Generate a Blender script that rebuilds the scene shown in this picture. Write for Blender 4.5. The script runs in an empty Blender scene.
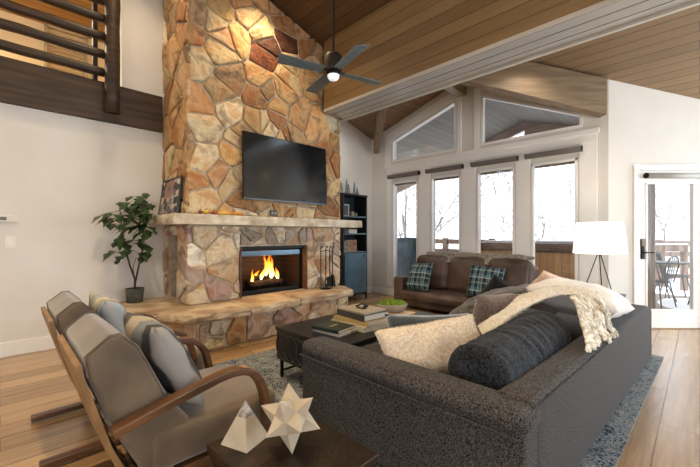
import bpy, bmesh, math, random
from mathutils import Vector, Matrix, Euler, noise
from mathutils.geometry import tessellate_polygon

SC = bpy.context.scene
COL = SC.collection
R = math.radians

# ------------------------------------------------------------------ camera, world, light, exposure
cam_d = bpy.data.cameras.new('camera'); cam = bpy.data.objects.new('camera', cam_d); COL.objects.link(cam)
cam.location = (0, 0, 1.25); cam.rotation_euler = (R(90), 0, R(-45))
cam_d.sensor_width = 36; cam_d.lens = 18; cam_d.shift_y = 1.5/700*1.0
cam_d.clip_start = 0.05; cam_d.clip_end = 500
SC.camera = cam
SC.view_settings.view_transform = 'Standard'; SC.view_settings.look = 'None'
SC.view_settings.gamma = 1; SC.view_settings.use_curve_mapping = False
SC.view_settings.exposure = 1.06
SC.cycles.max_bounces = 10; SC.cycles.diffuse_bounces = 6; SC.cycles.glossy_bounces = 4
SC.cycles.transparent_max_bounces = 16; SC.cycles.sample_clamp_indirect = 6

W = bpy.data.worlds.new('sky'); SC.world = W; W.use_nodes = True
nt = W.node_tree; bg = nt.nodes['Background']
tc = nt.nodes.new('ShaderNodeTexCoord'); sx = nt.nodes.new('ShaderNodeSeparateXYZ'); cr = nt.nodes.new('ShaderNodeValToRGB')
nt.links.new(tc.outputs['Generated'], sx.inputs[0]); nt.links.new(sx.outputs['Z'], cr.inputs[0]); nt.links.new(cr.outputs[0], bg.inputs[0])
cr.color_ramp.elements[0].color = (1, 1, 1, 1); cr.color_ramp.elements[1].color = (.80, .89, 1, 1)
bg.inputs[1].default_value = 1.7

def lamp(kind, name, loc, energy, color, rot=(0, 0, 0), **kw):
    d = bpy.data.lights.new(name, kind); d.energy = energy; d.color = color
    for k, v in kw.items(): setattr(d, k, v)
    o = bpy.data.objects.new(name, d); COL.objects.link(o); o.location = loc; o.rotation_euler = rot
    return o
WARM = (1.0, .77, .48)
# area lamps added at unseen window openings to fill the room with light
DL1 = lamp('AREA', 'daylight_fill_back', (3.9, -3.55, 1.7), 125, (.76, .88, 1.0), (R(-90), 0, 0), shape='RECTANGLE', size=3.8, size_y=2.3)
DL2 = lamp('AREA', 'fill_side', (-3.55, -.5, 1.6), 150, (1.0, .95, .90), (R(-90), 0, R(-90)), shape='RECTANGLE', size=3.4, size_y=2.0)  # added fill lamp that brightens the window wall

DL3 = lamp('AREA', 'fill_far', (7.26, -2.1, 1.5), 95, (.78, .90, 1.0), (R(90), 0, R(90)), shape='RECTANGLE', size=1.6, size_y=1.8)  # added fill lamp for the right floor and the sofa back

# ------------------------------------------------------------------ mesh helpers
def lin(c):
    if isinstance(c, str):
        c = c.lstrip('#'); c = [int(c[i:i+2], 16)/255 for i in (0, 2, 4)]
        c = [x/12.92 if x <= .04045 else ((x+.055)/1.055)**2.4 for x in c]
    return tuple(c[:3]) + (1,)

class MB:
    def __init__(s): s.v = []; s.f = []; s.c = []; s.m = []; s.col = None; s.mi = 0
    def add(s, vs, fs, M=None):
        n = len(s.v)
        for p in vs:
            p = Vector(p); s.v.append(M @ p if M else p)
        for f in fs: s.f.append([n+i for i in f]); s.c.append(s.col); s.m.append(s.mi)
        return n
    def box(s, x0, x1, y0, y1, z0, z1, M=None):
        vs = [(x, y, z) for x in (x0, x1) for y in (y0, y1) for z in (z0, z1)]
        s.add(vs, [(0,1,3,2),(4,6,7,5),(0,4,5,1),(2,3,7,6),(0,2,6,4),(1,5,7,3)], M); return s
    def cbox(s, c, d, rot=(0,0,0)):
        M = Matrix.Translation(c) @ Euler(rot).to_matrix().to_4x4()
        return s.box(-d[0]/2, d[0]/2, -d[1]/2, d[1]/2, -d[2]/2, d[2]/2, M)
    def prism(s, poly, a, M=None):      # polygon of 3d points extruded by vector a
        a = Vector(a); n = len(poly); P = [Vector(p) for p in poly]
        vs = P + [p+a for p in P]
        fs = [list(range(n))[::-1], list(range(n, 2*n))] + [(i, (i+1) % n, n+(i+1) % n, n+i) for i in range(n)]
        s.add(vs, fs, M); return s
    def tube(s, pts, r, seg=8, cap=True, M=None):
        P = [Vector(p) for p in pts]; n = len(P); rr = r if isinstance(r, (list, tuple)) else [r]*n
        rings = []; up = None
        for i in range(n):
            t = (P[min(i+1, n-1)]-P[max(i-1, 0)]).normalized()
            if up is None: up = Vector((0,0,1)) if abs(t.z) < .9 else Vector((1,0,0))
            a = t.cross(up)
            if a.length < 1e-4: a = t.cross(Vector((.3,1,.2)))
            a.normalize(); b = a.cross(t).normalized(); up = b
            rings.append([P[i]+(a*math.cos(2*math.pi*k/seg)+b*math.sin(2*math.pi*k/seg))*rr[i] for k in range(seg)])
        vs = [p for q in rings for p in q]; fs = []
        for i in range(n-1):
            for k in range(seg): fs.append((i*seg+k, i*seg+(k+1) % seg, (i+1)*seg+(k+1) % seg, (i+1)*seg+k))
        if cap: fs += [list(range(seg))[::-1], [(n-1)*seg+k for k in range(seg)]]
        s.add(vs, fs, M); return s
    def lathe(s, prof, c=(0,0,0), seg=24, M=None):
        vs = []; fs = []; n = len(prof)
        for r, z in prof:
            for k in range(seg):
                a = 2*math.pi*k/seg; vs.append((c[0]+r*math.cos(a), c[1]+r*math.sin(a), c[2]+z))
        for i in range(n-1):
            for k in range(seg): fs.append((i*seg+k, i*seg+(k+1) % seg, (i+1)*seg+(k+1) % seg, (i+1)*seg+k))
        if prof[0][0] > 1e-4: fs.append(list(range(seg))[::-1])
        if prof[-1][0] > 1e-4: fs.append([(n-1)*seg+k for k in range(seg)])
        s.add(vs, fs, M); return s
    def ball(s, c, r, seg=12, M=None):
        r = (r, r, r) if not isinstance(r, (tuple, list)) else r; n = seg//2; vs = []; fs = []
        for i in range(n+1):
            t = math.pi*i/n
            for k in range(seg):
                a = 2*math.pi*k/seg
                vs.append((c[0]+r[0]*math.sin(t)*math.cos(a), c[1]+r[1]*math.sin(t)*math.sin(a), c[2]-r[2]*math.cos(t)))
        for i in range(n):
            for k in range(seg): fs.append((i*seg+k, i*seg+(k+1) % seg, (i+1)*seg+(k+1) % seg, (i+1)*seg+k))
        s.add(vs, fs, M); return s
    def band(s, path, w, t, M=None):    # flat strip: path in (x,z), width along y centred 0, thickness t
        P = [Vector((p[0], 0, p[1])) for p in path]; n = len(P); vs = []; fs = []
        for i in range(n):
            d = (P[min(i+1, n-1)]-P[max(i-1, 0)]).normalized(); nn = Vector((-d.z, 0, d.x))*t/2; y = Vector((0, w/2, 0))
            vs += [P[i]+nn-y, P[i]+nn+y, P[i]-nn+y, P[i]-nn-y]
        for i in range(n-1):
            for k in range(4): fs.append((i*4+k, i*4+(k+1) % 4, (i+1)*4+(k+1) % 4, (i+1)*4+k))
        fs += [(3,2,1,0), (n*4-4, n*4-3, n*4-2, n*4-1)]
        s.add(vs, fs, M); return s
    def build(s, name, mat, parent=None, smooth=False, bevel=0, seg=2, loc=None, merge=False, subsurf=0):
        me = bpy.data.meshes.new(name); me.from_pydata([tuple(v) for v in s.v], [], s.f)
        mats = mat if isinstance(mat, (list, tuple)) else [mat]
        for m in mats: me.materials.append(m)
        for p, i in zip(me.polygons, s.m): p.material_index = i
        if any(c is not None for c in s.c):
            at = me.color_attributes.new('Col', 'FLOAT_COLOR', 'CORNER'); k = 0
            for p, c in zip(me.polygons, s.c):
                for li in p.loop_indices: at.data[li].color = tuple(c or (1,1,1))[:3]+(1,)
        bm = bmesh.new(); bm.from_mesh(me)
        if merge: bmesh.ops.remove_doubles(bm, verts=bm.verts, dist=1e-5)
        bmesh.ops.recalc_face_normals(bm, faces=bm.faces); bm.to_mesh(me); bm.free()
        if smooth:
            for p in me.polygons: p.use_smooth = True
        o = bpy.data.objects.new(name, me); COL.objects.link(o)
        if parent: o.parent = parent
        if loc: o.location = loc
        if bevel:
            b = o.modifiers.new('bevel', 'BEVEL'); b.width = bevel; b.segments = seg; b.limit_method = 'ANGLE'; b.angle_limit = R(40)
            if seg > 1:
                for p in me.polygons: p.use_smooth = True
                w = o.modifiers.new('wn', 'WEIGHTED_NORMAL'); w.keep_sharp = False
        if subsurf:
            b = o.modifiers.new('sub', 'SUBSURF'); b.levels = subsurf; b.render_levels = subsurf
        return o

def tag(o, label=None, cat=None, group=None, kind=None):
    if label: o['label'] = label
    if cat: o['category'] = cat
    if group: o['group'] = group
    if kind: o['kind'] = kind
    return o
def thing(name, label, cat, loc=(0,0,0), rz=0, group=None):
    o = bpy.data.objects.new(name, None); COL.objects.link(o); o.empty_display_size = .1
    o.location = loc; o.rotation_euler = (0, 0, rz)
    return tag(o, label, cat, group)
def struct(o): o['kind'] = 'structure'; return o
def copy_tree(o, parent=None):
    kids = [c for c in o.children]; c = o.copy(); COL.objects.link(c); c.parent = parent
    for k in kids: copy_tree(k, c)
    return c

# ------------------------------------------------------------------ materials
def new_mat(name):
    m = bpy.data.materials.new(name); m.use_nodes = True; n = m.node_tree.nodes; b = n['Principled BSDF']
    return m, m.node_tree, b
def N(t, kind, **kw):
    n = t.nodes.new(kind)
    for k, v in kw.items():
        if k in n.inputs: n.inputs[k].default_value = v
        else: setattr(n, k, v)
    return n
def coords(t, scale=(1,1,1), rot=(0,0,0), out='Object'):
    c = N(t, 'ShaderNodeTexCoord'); mp = N(t, 'ShaderNodeMapping'); mp.inputs['Scale'].default_value = scale; mp.inputs['Rotation'].default_value = rot
    t.links.new(c.outputs[out], mp.inputs[0]); return mp.outputs[0]
def ramp(t, fac, stops):
    r = N(t, 'ShaderNodeValToRGB'); e = r.color_ramp.elements
    while len(e) < len(stops): e.new(.5)
    for q, (p, c) in zip(e, stops): q.position = p; q.color = lin(c)
    t.links.new(fac, r.inputs[0]); return r.outputs[0]
def bump(t, b, h, strength=.3, dist=.01):
    bp = N(t, 'ShaderNodeBump'); bp.inputs['Strength'].default_value = strength; bp.inputs['Distance'].default_value = dist
    t.links.new(h, bp.inputs['Height']); t.links.new(bp.outputs[0], b.inputs['Normal']); return bp
def noisy(name, c1, c2, scale=5, rough=.6, bscale=60, bstr=.2, bdist=.003, metal=0, stretch=(1,1,1), detail=4, spec=.5, lo=.35, hi=.65, sheen=0):
    m, t, b = new_mat(name); v = coords(t, stretch)
    n = N(t, 'ShaderNodeTexNoise', Scale=scale, Detail=detail); t.links.new(v, n.inputs[0])
    t.links.new(ramp(t, n.outputs[0], [(lo, c1), (hi, c2)]), b.inputs['Base Color'])
    b.inputs['Roughness'].default_value = rough; b.inputs['Metallic'].default_value = metal; b.inputs['Specular IOR Level'].default_value = spec
    if sheen: b.inputs['Sheen Weight'].default_value = sheen
    if bstr:
        n2 = N(t, 'ShaderNodeTexNoise', Scale=bscale, Detail=3); t.links.new(v, n2.inputs[0]); bump(t, b, n2.outputs[0], bstr, bdist)
    return m
def plain(name, c, rough=.5, metal=0, spec=.5):
    m, t, b = new_mat(name); n = N(t, 'ShaderNodeTexNoise', Scale=9, Detail=3); t.links.new(coords(t), n.inputs[0])
    k = lin(c); mx = N(t, 'ShaderNodeMix', data_type='RGBA'); mx.inputs[6].default_value = k; mx.inputs[7].default_value = tuple(x*.88 for x in k[:3])+(1,)
    t.links.new(n.outputs[0], mx.inputs[0]); t.links.new(mx.outputs[2], b.inputs['Base Color'])
    b.inputs['Roughness'].default_value = rough; b.inputs['Metallic'].default_value = metal; b.inputs['Specular IOR Level'].default_value = spec
    return m
def emit(name, c, strength):
    m, t, b = new_mat(name); b.inputs['Base Color'].default_value = lin(c)
    b.inputs['Emission Color'].default_value = lin(c); b.inputs['Emission Strength'].default_value = strength; return m
def attr_mat(name, rough=.8, bscale=30, bstr=.5, bdist=.01, vscale=14, vamt=.35, tint='#c8945c'):
    m, t, b = new_mat(name); a = N(t, 'ShaderNodeAttribute', attribute_name='Col'); v = coords(t)
    n = N(t, 'ShaderNodeTexNoise', Scale=vscale, Detail=6); t.links.new(v, n.inputs[0])
    n.inputs['Distortion'].default_value = .6
    r = ramp(t, n.outputs[0], [(.34, '#8f7866'), (.48, '#f6f2ea'), (.64, tint)])
    mx = N(t, 'ShaderNodeMix', data_type='RGBA', blend_type='MULTIPLY'); mx.inputs[0].default_value = vamt
    t.links.new(a.outputs[0], mx.inputs[6]); t.links.new(r, mx.inputs[7])
    t.links.new(mx.outputs[2], b.inputs['Base Color']); b.inputs['Roughness'].default_value = rough
    n2 = N(t, 'ShaderNodeTexNoise', Scale=bscale, Detail=6); t.links.new(v, n2.inputs[0]); bump(t, b, n2.outputs[0], bstr, bdist)
    return m
def planks(name, c1, c2, groove, along, across, width, length, rough=.5, gap=.012, grain=1.0, spec=.5, off=.37, bstr=.5):
    """boards: along/across are object axes 0,1,2"""
    m, t, b = new_mat(name); c = N(t, 'ShaderNodeTexCoord'); s = N(t, 'ShaderNodeSeparateXYZ'); k = N(t, 'ShaderNodeCombineXYZ')
    t.links.new(c.outputs['Object'], s.inputs[0]); t.links.new(s.outputs[along], k.inputs[0]); t.links.new(s.outputs[across], k.inputs[1])
    br = N(t, 'ShaderNodeTexBrick'); br.offset = off; br.offset_frequency = 2; br.squash = 1
    for nm, vv in (('Scale', 1), ('Mortar Size', gap*width/2), ('Mortar Smooth', .3), ('Brick Width', length), ('Row Height', width), ('Bias', 0)): br.inputs[nm].default_value = vv
    br.inputs['Color1'].default_value = (0,0,0,1); br.inputs['Color2'].default_value = (1,1,1,1); br.inputs['Mortar'].default_value = (.5,.5,.5,1)
    t.links.new(k.outputs[0], br.inputs[0])
    mp = N(t, 'ShaderNodeMapping'); mp.inputs['Scale'].default_value = (1.2, 22, 1); t.links.new(k.outputs[0], mp.inputs[0])
    ad = N(t, 'ShaderNodeVectorMath', operation='ADD'); sc = N(t, 'ShaderNodeVectorMath', operation='SCALE'); sc.inputs['Scale'].default_value = 37
    t.links.new(br.outputs['Color'], sc.inputs[0]); t.links.new(mp.outputs[0], ad.inputs[0]); t.links.new(sc.outputs[0], ad.inputs[1])
    n = N(t, 'ShaderNodeTexNoise', Scale=1.6, Detail=6); n.inputs['Distortion'].default_value = .8; t.links.new(ad.outputs[0], n.inputs[0])
    mx = N(t, 'ShaderNodeMath', operation='MULTIPLY_ADD'); mx.inputs[1].default_value = .45; t.links.new(br.outputs['Color'], mx.inputs[0])
    m2 = N(t, 'ShaderNodeMath', operation='MULTIPLY'); m2.inputs[1].default_value = .62*grain; t.links.new(n.outputs[0], m2.inputs[0]); t.links.new(m2.outputs[0], mx.inputs[2])
    col = ramp(t, mx.outputs[0], [(.15, c1), (.8, c2)])
    g = N(t, 'ShaderNodeMix', data_type='RGBA'); t.links.new(br.outputs['Fac'], g.inputs[0]); t.links.new(col, g.inputs[6]); g.inputs[7].default_value = lin(groove)
    t.links.new(g.outputs[2], b.inputs['Base Color']); b.inputs['Roughness'].default_value = rough; b.inputs['Specular IOR Level'].default_value = spec
    inv = N(t, 'ShaderNodeMath', operation='MULTIPLY_ADD'); inv.inputs[1].default_value = -1; t.links.new(br.outputs['Fac'], inv.inputs[0])
    m3 = N(t, 'ShaderNodeMath', operation='MULTIPLY'); m3.inputs[1].default_value = .15; t.links.new(n.outputs[0], m3.inputs[0]); t.links.new(m3.outputs[0], inv.inputs[2])
    bump(t, b, inv.outputs[0], bstr, .004)
    return m
def woodm(name, c1, c2, axis=0, rough=.4, scale=1.0, bstr=.1):
    s = [14, 14, 14]; s[axis] = 1.2; return noisy(name, c1, c2, scale=1.5*scale, rough=rough, bscale=4, bstr=bstr, bdist=.002, stretch=tuple(s), detail=6)
def fabric(name, c1, c2, scale=260, rough=.9, bstr=.5, stretch=(1,1,1), sheen=.2, vscale=None):
    m, t, b = new_mat(name); v = coords(t, stretch)
    n = N(t, 'ShaderNodeTexNoise', Scale=scale, Detail=2); t.links.new(v, n.inputs[0])
    n3 = N(t, 'ShaderNodeTexNoise', Scale=vscale or 6, Detail=3); t.links.new(v, n3.inputs[0])
    a = N(t, 'ShaderNodeMath', operation='MULTIPLY_ADD'); a.inputs[1].default_value = .7; t.links.new(n.outputs[0], a.inputs[0])
    a2 = N(t, 'ShaderNodeMath', operation='MULTIPLY'); a2.inputs[1].default_value = .3; t.links.new(n3.outputs[0], a2.inputs[0]); t.links.new(a2.outputs[0], a.inputs[2])
    t.links.new(ramp(t, a.outputs[0], [(.38, c1), (.62, c2)]), b.inputs['Base Color'])
    b.inputs['Roughness'].default_value = rough; b.inputs['Sheen Weight'].default_value = sheen; b.inputs['Specular IOR Level'].default_value = .2
    bump(t, b, n.outputs[0], bstr, .002); return m
def stripes(name, axis, stops, scale, rough=.9, axis2=None, stops2=None, scale2=None):
    m, t, b = new_mat(name); c = N(t, 'ShaderNodeTexCoord'); s = N(t, 'ShaderNodeSeparateXYZ'); t.links.new(c.outputs['Object'], s.inputs[0])
    def one(ax, sc, st):
        q = N(t, 'ShaderNodeMath', operation='MULTIPLY'); q.inputs[1].default_value = sc; t.links.new(s.outputs[ax], q.inputs[0])
        fr = N(t, 'ShaderNodeMath', operation='FRACT'); t.links.new(q.outputs[0], fr.inputs[0]); return ramp(t, fr.outputs[0], st)
    o = one(axis, scale, stops)
    if axis2 is not None:
        o2 = one(axis2, scale2, stops2); mx = N(t, 'ShaderNodeMix', data_type='RGBA'); mx.inputs[0].default_value = .5
        t.links.new(o, mx.inputs[6]); t.links.new(o2, mx.inputs[7]); o = mx.outputs[2]
    t.links.new(o, b.inputs['Base Color']); b.inputs['Roughness'].default_value = rough; b.inputs['Specular IOR Level'].default_value = .2
    n = N(t, 'ShaderNodeTexNoise', Scale=220, Detail=2); t.links.new(coords(t), n.inputs[0]); bump(t, b, n.outputs[0], .4, .002)
    return m
def glass_mat(name='window_glass', tint=(1,1,1,1), gl=.06):
    m = bpy.data.materials.new(name); m.use_nodes = True; t = m.node_tree; t.nodes.clear()
    o = N(t, 'ShaderNodeOutputMaterial'); tr = N(t, 'ShaderNodeBsdfTransparent'); g = N(t, 'ShaderNodeBsdfGlossy', Roughness=.02); mx = N(t, 'ShaderNodeMixShader'); mx.inputs[0].default_value = gl
    tr.inputs[0].default_value = tint
    t.links.new(tr.outputs[0], mx.inputs[1]); t.links.new(g.outputs[0], mx.inputs[2]); t.links.new(mx.outputs[0], o.inputs[0]); return m

M_wall = noisy('wall_paint', '#d8d5cf', '#dedbd6', 2, .85, 90, .05)
M_trim = noisy('white_trim_paint', '#eae9e7', '#f0efed', 2, .5, 60, .03)
M_floor = planks('oak_floor', '#7c5d3c', '#c3a074', '#3a2918', 0, 1, .19, 1.9, rough=.27, gap=.03, spec=.5, bstr=.25)
M_floor.node_tree.nodes['Principled BSDF'].inputs['Coat Weight'].default_value = .35; M_floor.node_tree.nodes['Principled BSDF'].inputs['Coat Roughness'].default_value = .22
M_fascia = planks('stained_fascia_boards', '#6c5130', '#8d7149', '#241708', 1, 2, .148, 9, rough=.5, gap=.05)
M_soffit = planks('soffit_boards', '#8f8a84', '#a8a49e', '#3a3632', 1, 0, .155, 9, rough=.25, gap=.1)
M_ceil_hi = planks('dark_ceiling_boards', '#4a3520', '#654a2e', '#1e130a', 1, 0, .14, 9, rough=.55, gap=.06)
M_ceil_lo = planks('ceiling_boards', '#6f5a43', '#8d7558', '#30261b', 1, 0, .14, 9, rough=.5, gap=.06)
M_ceil_dorm = planks('dormer_ceiling_boards', '#6e5238', '#8a6a4a', '#38271a', 0, 1, .14, 9, rough=.5, gap=.06)
M_beam = woodm('tan_beam_wood', '#6f5d49', '#8a765e', 0, .5)
M_beam_ud = woodm('ridge_beam_wood', '#75644f', '#94836b', 0, .5)
M_dark = woodm('dark_log_wood', '#241a12', '#46321f', 0, .5, bstr=.4)
M_stone = attr_mat('fieldstone', .75, 26, .9, .018, 5, .75, '#d8a66e')
M_mortar = noisy('mortar', '#a89880', '#cbbca2', 12, .95, 60, .6, .01)
M_black = plain('black_metal', '#121314', .45, .6)
M_blackwood = woodm('black_stained_wood', '#08090a', '#151619', 0, .35, bstr=.15)
M_glass = glass_mat()

# ------------------------------------------------------------------ key dimensions (metres)
XW, YL = 5.72, 5.04            # window wall, left wall
CY = .86                       # corner window wall / door wall
XF, XS = 3.53, 4.0             # fascia box
CHX0, CHX1, CHY = 1.518, 3.956, 4.165
def zu(x): return 4.23 + .30*(3.53-x)        # upper ceiling
def zl(x): return 3.32 + .31*(XW-x)          # lower ceiling
RY = (CY+YL)/2; RZ = zl(XW)+.31*(YL-CY)/2; RX = XW-(YL-CY)/2

def wall_poly(name, outer, holes, to3, thick, mat, kind=True, parent=None):
    """flat wall from a 2d outline with holes; to3(u,v,d)"""
    loops = [outer]+holes; mb = MB()
    tris = tessellate_polygon([[Vector((p[0], p[1], 0)) for p in l] for l in loops])
    flat = [p for l in loops for p in l]; n = len(flat)
    mb.add([to3(u, v, 0) for u, v in flat]+[to3(u, v, thick) for u, v in flat],
           [list(t) for t in tris]+[[i+n for i in t][::-1] for t in tris])
    k = 0; fs = []
    for l in loops:
        m = len(l)
        for i in range(m): a, b = k+i, k+(i+1) % m; fs.append((a, b, b+n, a+n))
        k += m
    q = len(mb.v)-2*n; mb.f += [[q+i for i in f] for f in fs]; mb.c += [None]*len(fs); mb.m += [0]*len(fs)
    o = mb.build(name, mat, parent)
    return struct(o) if kind and not parent else o

# ------------------------------------------------------------------ floor and room shell
struct(MB().prism([(-3.6,-3.6,-.12),(7.3,-3.6,-.12),(7.3,-.72,-.12),(XW+.02,CY+.02,-.12),(XW+.02,YL+.1,-.12),(-3.6,YL+.1,-.12)], (0,0,.12)).build('floor', M_floor))

# left wall, low under the loft, full height beside the chimney
LX = 1.065
wall_poly('wall_left', [(-3.6,0),(XW+.1,0),(XW+.1,zl(XW)+.1),(3.77,zl(3.77)+.2),(3.77,4.4),(LX,zu(LX)+.1),(LX,3.05),(-3.6,3.05)], [], lambda u,v,d: (u, YL+d, v), .15, M_wall)
# window wall (gable)
G = .06
panes = [(3.855,4.476),(2.964,3.566),(2.055,2.673),(1.210,1.813)]
PB, PT = .31, 2.33
def zg(y): return RZ - .31*abs(y-RY)
trapL = [(3.05,2.75),(4.49,2.75),(4.49,3.19),(3.05,3.64)]
trapR = [(1.15,2.75),(2.60,2.75),(2.60,3.60),(1.15,2.93)]
holes = [[(a,PB),(b,PB),(b,PT),(a,PT)] for a, b in panes]+[trapL[::-1], trapR[::-1]]
wall_poly('wall_window', [(CY,0),(YL,0),(YL,zg(YL)+.05),(RY,RZ+.05),(CY,zg(CY)+.05)], holes, lambda u,v,d: (XW+d, u, v), .15, M_wall)
# frames, panes
for i, (a, b) in enumerate(panes):
    w = tag(thing('window_%d' % (i+1), None, None), kind='structure')
    mb = MB(); t = .035
    mb.box(XW-.02,XW+.05,a-.0,a+t,PB,PT).box(XW-.02,XW+.05,b-t,b,PB,PT).box(XW-.02,XW+.05,a,b,PT-t,PT).box(XW-.02,XW+.05,a,b,PB,PB+t)
    mb.build('window_frame', M_trim, w, bevel=.004, seg=1)
    MB().box(XW+.012,XW+.02,a+t,b-t,PB+t,PT-t).build('window_pane', M_glass, w)
for i, tr in enumerate((trapL, trapR)):
    w = tag(thing('window_%d' % (i+5), None, None), kind='structure')
    c = Vector((sum(p[0] for p in tr)/4, sum(p[1] for p in tr)/4)); inn = []
    for j in range(4):
        p0, p1, p2 = Vector(tr[j-1]), Vector(tr[j]), Vector(tr[(j+1) % 4]); e1 = (p1-p0).normalized(); e2 = (p2-p1).normalized()
        n1 = Vector((-e1.y, e1.x)); n2 = Vector((-e2.y, e2.x)); inn.append(p1+(n1+n2)/(1+n1.dot(n2))*.035)
    wall_poly('window_frame', tr, [[tuple(p) for p in inn][::-1]], lambda u,v,d: (XW-.02+d, u, v), .07, M_trim, parent=w)
    MB().prism([(XW+.012, p.x, p.y) for p in inn], (.008,0,0)).build('window_pane', M_glass, w)
# casing boards of the window wall
def trim(n, mb, mat=None): return struct(mb.build('trim_%d' % n, mat or M_trim, bevel=.004, seg=1))
trim(1, MB().box(XW-.022,XW+.001,CY+.12,4.62,PT+.19,2.70).box(XW-.035,XW+.001,CY+.10,4.66,2.63,2.70))
yA, yB = 4.60, 2.99
mb = MB()
mb.prism([(XW-.025,4.66,2.70),(XW-.025,4.505,2.70),(XW-.025,4.505,3.20),(XW-.025,3.04,3.66),(XW-.025,3.04,3.83),(XW-.025,4.66,3.33)], (.026,0,0))
mb.box(XW-.025,XW+.001,2.95,3.04,2.70,3.86).box(XW-.025,XW+.001,2.61,2.72,2.70,3.80)
trim(2, mb)
trim(3, MB().box(XW-.02,XW+.001,CY+.12,1.19,PB-.1,PT+.19).box(XW-.02,XW+.001,1.83,2.04,PB-.1,PT+.19).box(XW-.02,XW+.001,2.69,2.95,PB-.1,PT+.19).box(XW-.02,XW+.001,3.58,3.84,PB-.1,PT+.19).box(XW-.02,XW+.001,4.49,4.62,PB-.1,PT+.19))
struct(MB().box(XW-.018,XW+.0,CY+.03,YL-.02,0,.14).build('baseboard_window', M_trim, bevel=.004, seg=1))
struct(MB().box(-3.6,1.0,YL-.016,YL,0,.15).box(3.98,XW-.02,YL-.016,YL,0,.15).build('baseboard_left', M_trim, bevel=.004, seg=1))

# door wall, 45 degrees
DO = thing('door_1', None, None, (XW, CY, 0), R(-45)); DO['kind'] = 'structure'
MD = Matrix.Translation((XW, CY, 0)) @ Matrix.Rotation(R(-45), 4, 'Z')
wd = wall_poly('wall_door', [(0,0),(2.25,0),(2.25,zl(XW+1.59)+.1),(0,zl(XW)+.1)], [[(.40,.0),(1.26,.0),(1.26,2.11),(.40,2.11)]], lambda u,v,d: MD @ Vector((u, d, v)), .15, M_wall)
tr4 = MB(); A, B, T = .40, 1.26, 2.11
tr4.box(A-.075,A,-.022,.0,0,T+.075,MD).box(B,B+.075,-.022,.0,0,T+.075,MD).box(A,B,-.022,.0,T,T+.075,MD)
trim(4, tr4)
struct(MB().box(.0+.02,A-.075,-.016,0,0,.14,MD).box(B+.075,2.2,-.016,0,0,.14,MD).build('baseboard_door', M_trim, bevel=.004, seg=1))
gl0, gl1, gz0, gz1 = .522, 1.133, .255, 1.93
wall_poly('door_slab', [(A,.01),(B,.01),(B,T),(A,T)], [[(gl0,gz0),(gl1,gz0),(gl1,gz1),(gl0,gz1)]], lambda u,v,d: (u, .012+d, v), .045, M_trim, parent=DO)
mb = MB(); q = .018
mb.box(gl0-q,gl0,.002,.014,gz0-q,gz1+q).box(gl1,gl1+q,.002,.014,gz0-q,gz1+q).box(gl0-q,gl1+q,.002,.014,gz1,gz1+q).box(gl0-q,gl1+q,.002,.014,gz0-q,gz0)
mb.build('glazing_bead', M_trim, DO)
MB().box(gl0,gl1,.03,.036,gz0,gz1).build('glass_pane', M_glass, DO)
h = MB().box(.435,.475,-.012,.012,.93,1.19).build('handle_plate', M_black, DO, bevel=.003)
MB().tube([(.455,-.012,1.02),(.455,-.05,1.02),(.56,-.055,1.02)], .009).build('lever', M_black, DO)
MB().box(.43,.48,-.02,.012,1.10,1.20).build('keypad_lock', plain('bronze', '#6d6258', .4, .8), DO, bevel=.004)
MB().box(A,B,-.01,.10,-.005,.012).build('threshold', woodm('threshold_wood', '#7a624a', '#9a8062'), DO)

# walls of the unseen half of the room (with openings for daylight and the added fill lamps)
wall_poly('wall_right', [(-3.6,0),(7.35,0),(7.35,zl(7.3)+.1),(3.77,3.93),(3.77,4.2),(-3.6,zu(-3.6)+.1)],
          [[(-2.6,.5),(.8,.5),(.8,2.9),(-2.6,2.9)],[(1.6,.3),(5.4,.3),(5.4,2.6),(1.6,2.6)]], lambda u,v,d: (u, -3.6-d, v), .15, M_wall)
wall_poly('wall_back', [(-3.6,0),(YL+.1,0),(YL+.1,zu(-3.6)+.1),(-3.6,zu(-3.6)+.1)], [[(-2.2,.6),(1.2,.6),(1.2,2.6),(-2.2,2.6)]], lambda u,v,d: (-3.6-d, u, v), .15, M_wall)
wall_poly('wall_far', [(-3.6,0),(-.70,0),(-.70,3.0),(-3.6,3.0)], [[(-3.0,.5),(-1.2,.5),(-1.2,2.4),(-3.0,2.4)]], lambda u,v,d: (7.3+d, u, v), .15, M_wall)

# ceilings
def slab(name, pts, mat, t=.1):
    return struct(MB().prism(pts, (0,0,t)).build(name, mat))
slab('ceiling_upper', [(-3.75,-3.75,zu(-3.75)),(XF+.3,-3.75,zu(XF+.3)),(XF+.3,YL+.15,zu(XF+.3)),(-3.75,YL+.15,zu(-3.75))], M_ceil_hi)
P = lambda x, y: (x, y, zl(x))
slab('ceiling_lower', [P(3.6,-3.75),P(7.45,-3.75),P(7.45,-.87),P(XW,CY),P(RX+.02,RY-.02),P(3.6,RY-.02)], M_ceil_lo)
slab('ceiling_corner', [P(3.6,RY+.02),P(RX+.02,RY+.02),P(XW,YL),P(XW,YL+.15),P(3.6,YL+.15)], M_ceil_lo)
slab('ceiling_dormer_right', [(RX,RY,RZ),(XW,CY,zg(CY)),(XW+.02,RY,RZ)], M_ceil_dorm)
slab('ceiling_dormer_left', [(RX,RY,RZ),(XW+.02,RY,RZ),(XW,YL,zg(YL))], M_ceil_dorm)
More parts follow.
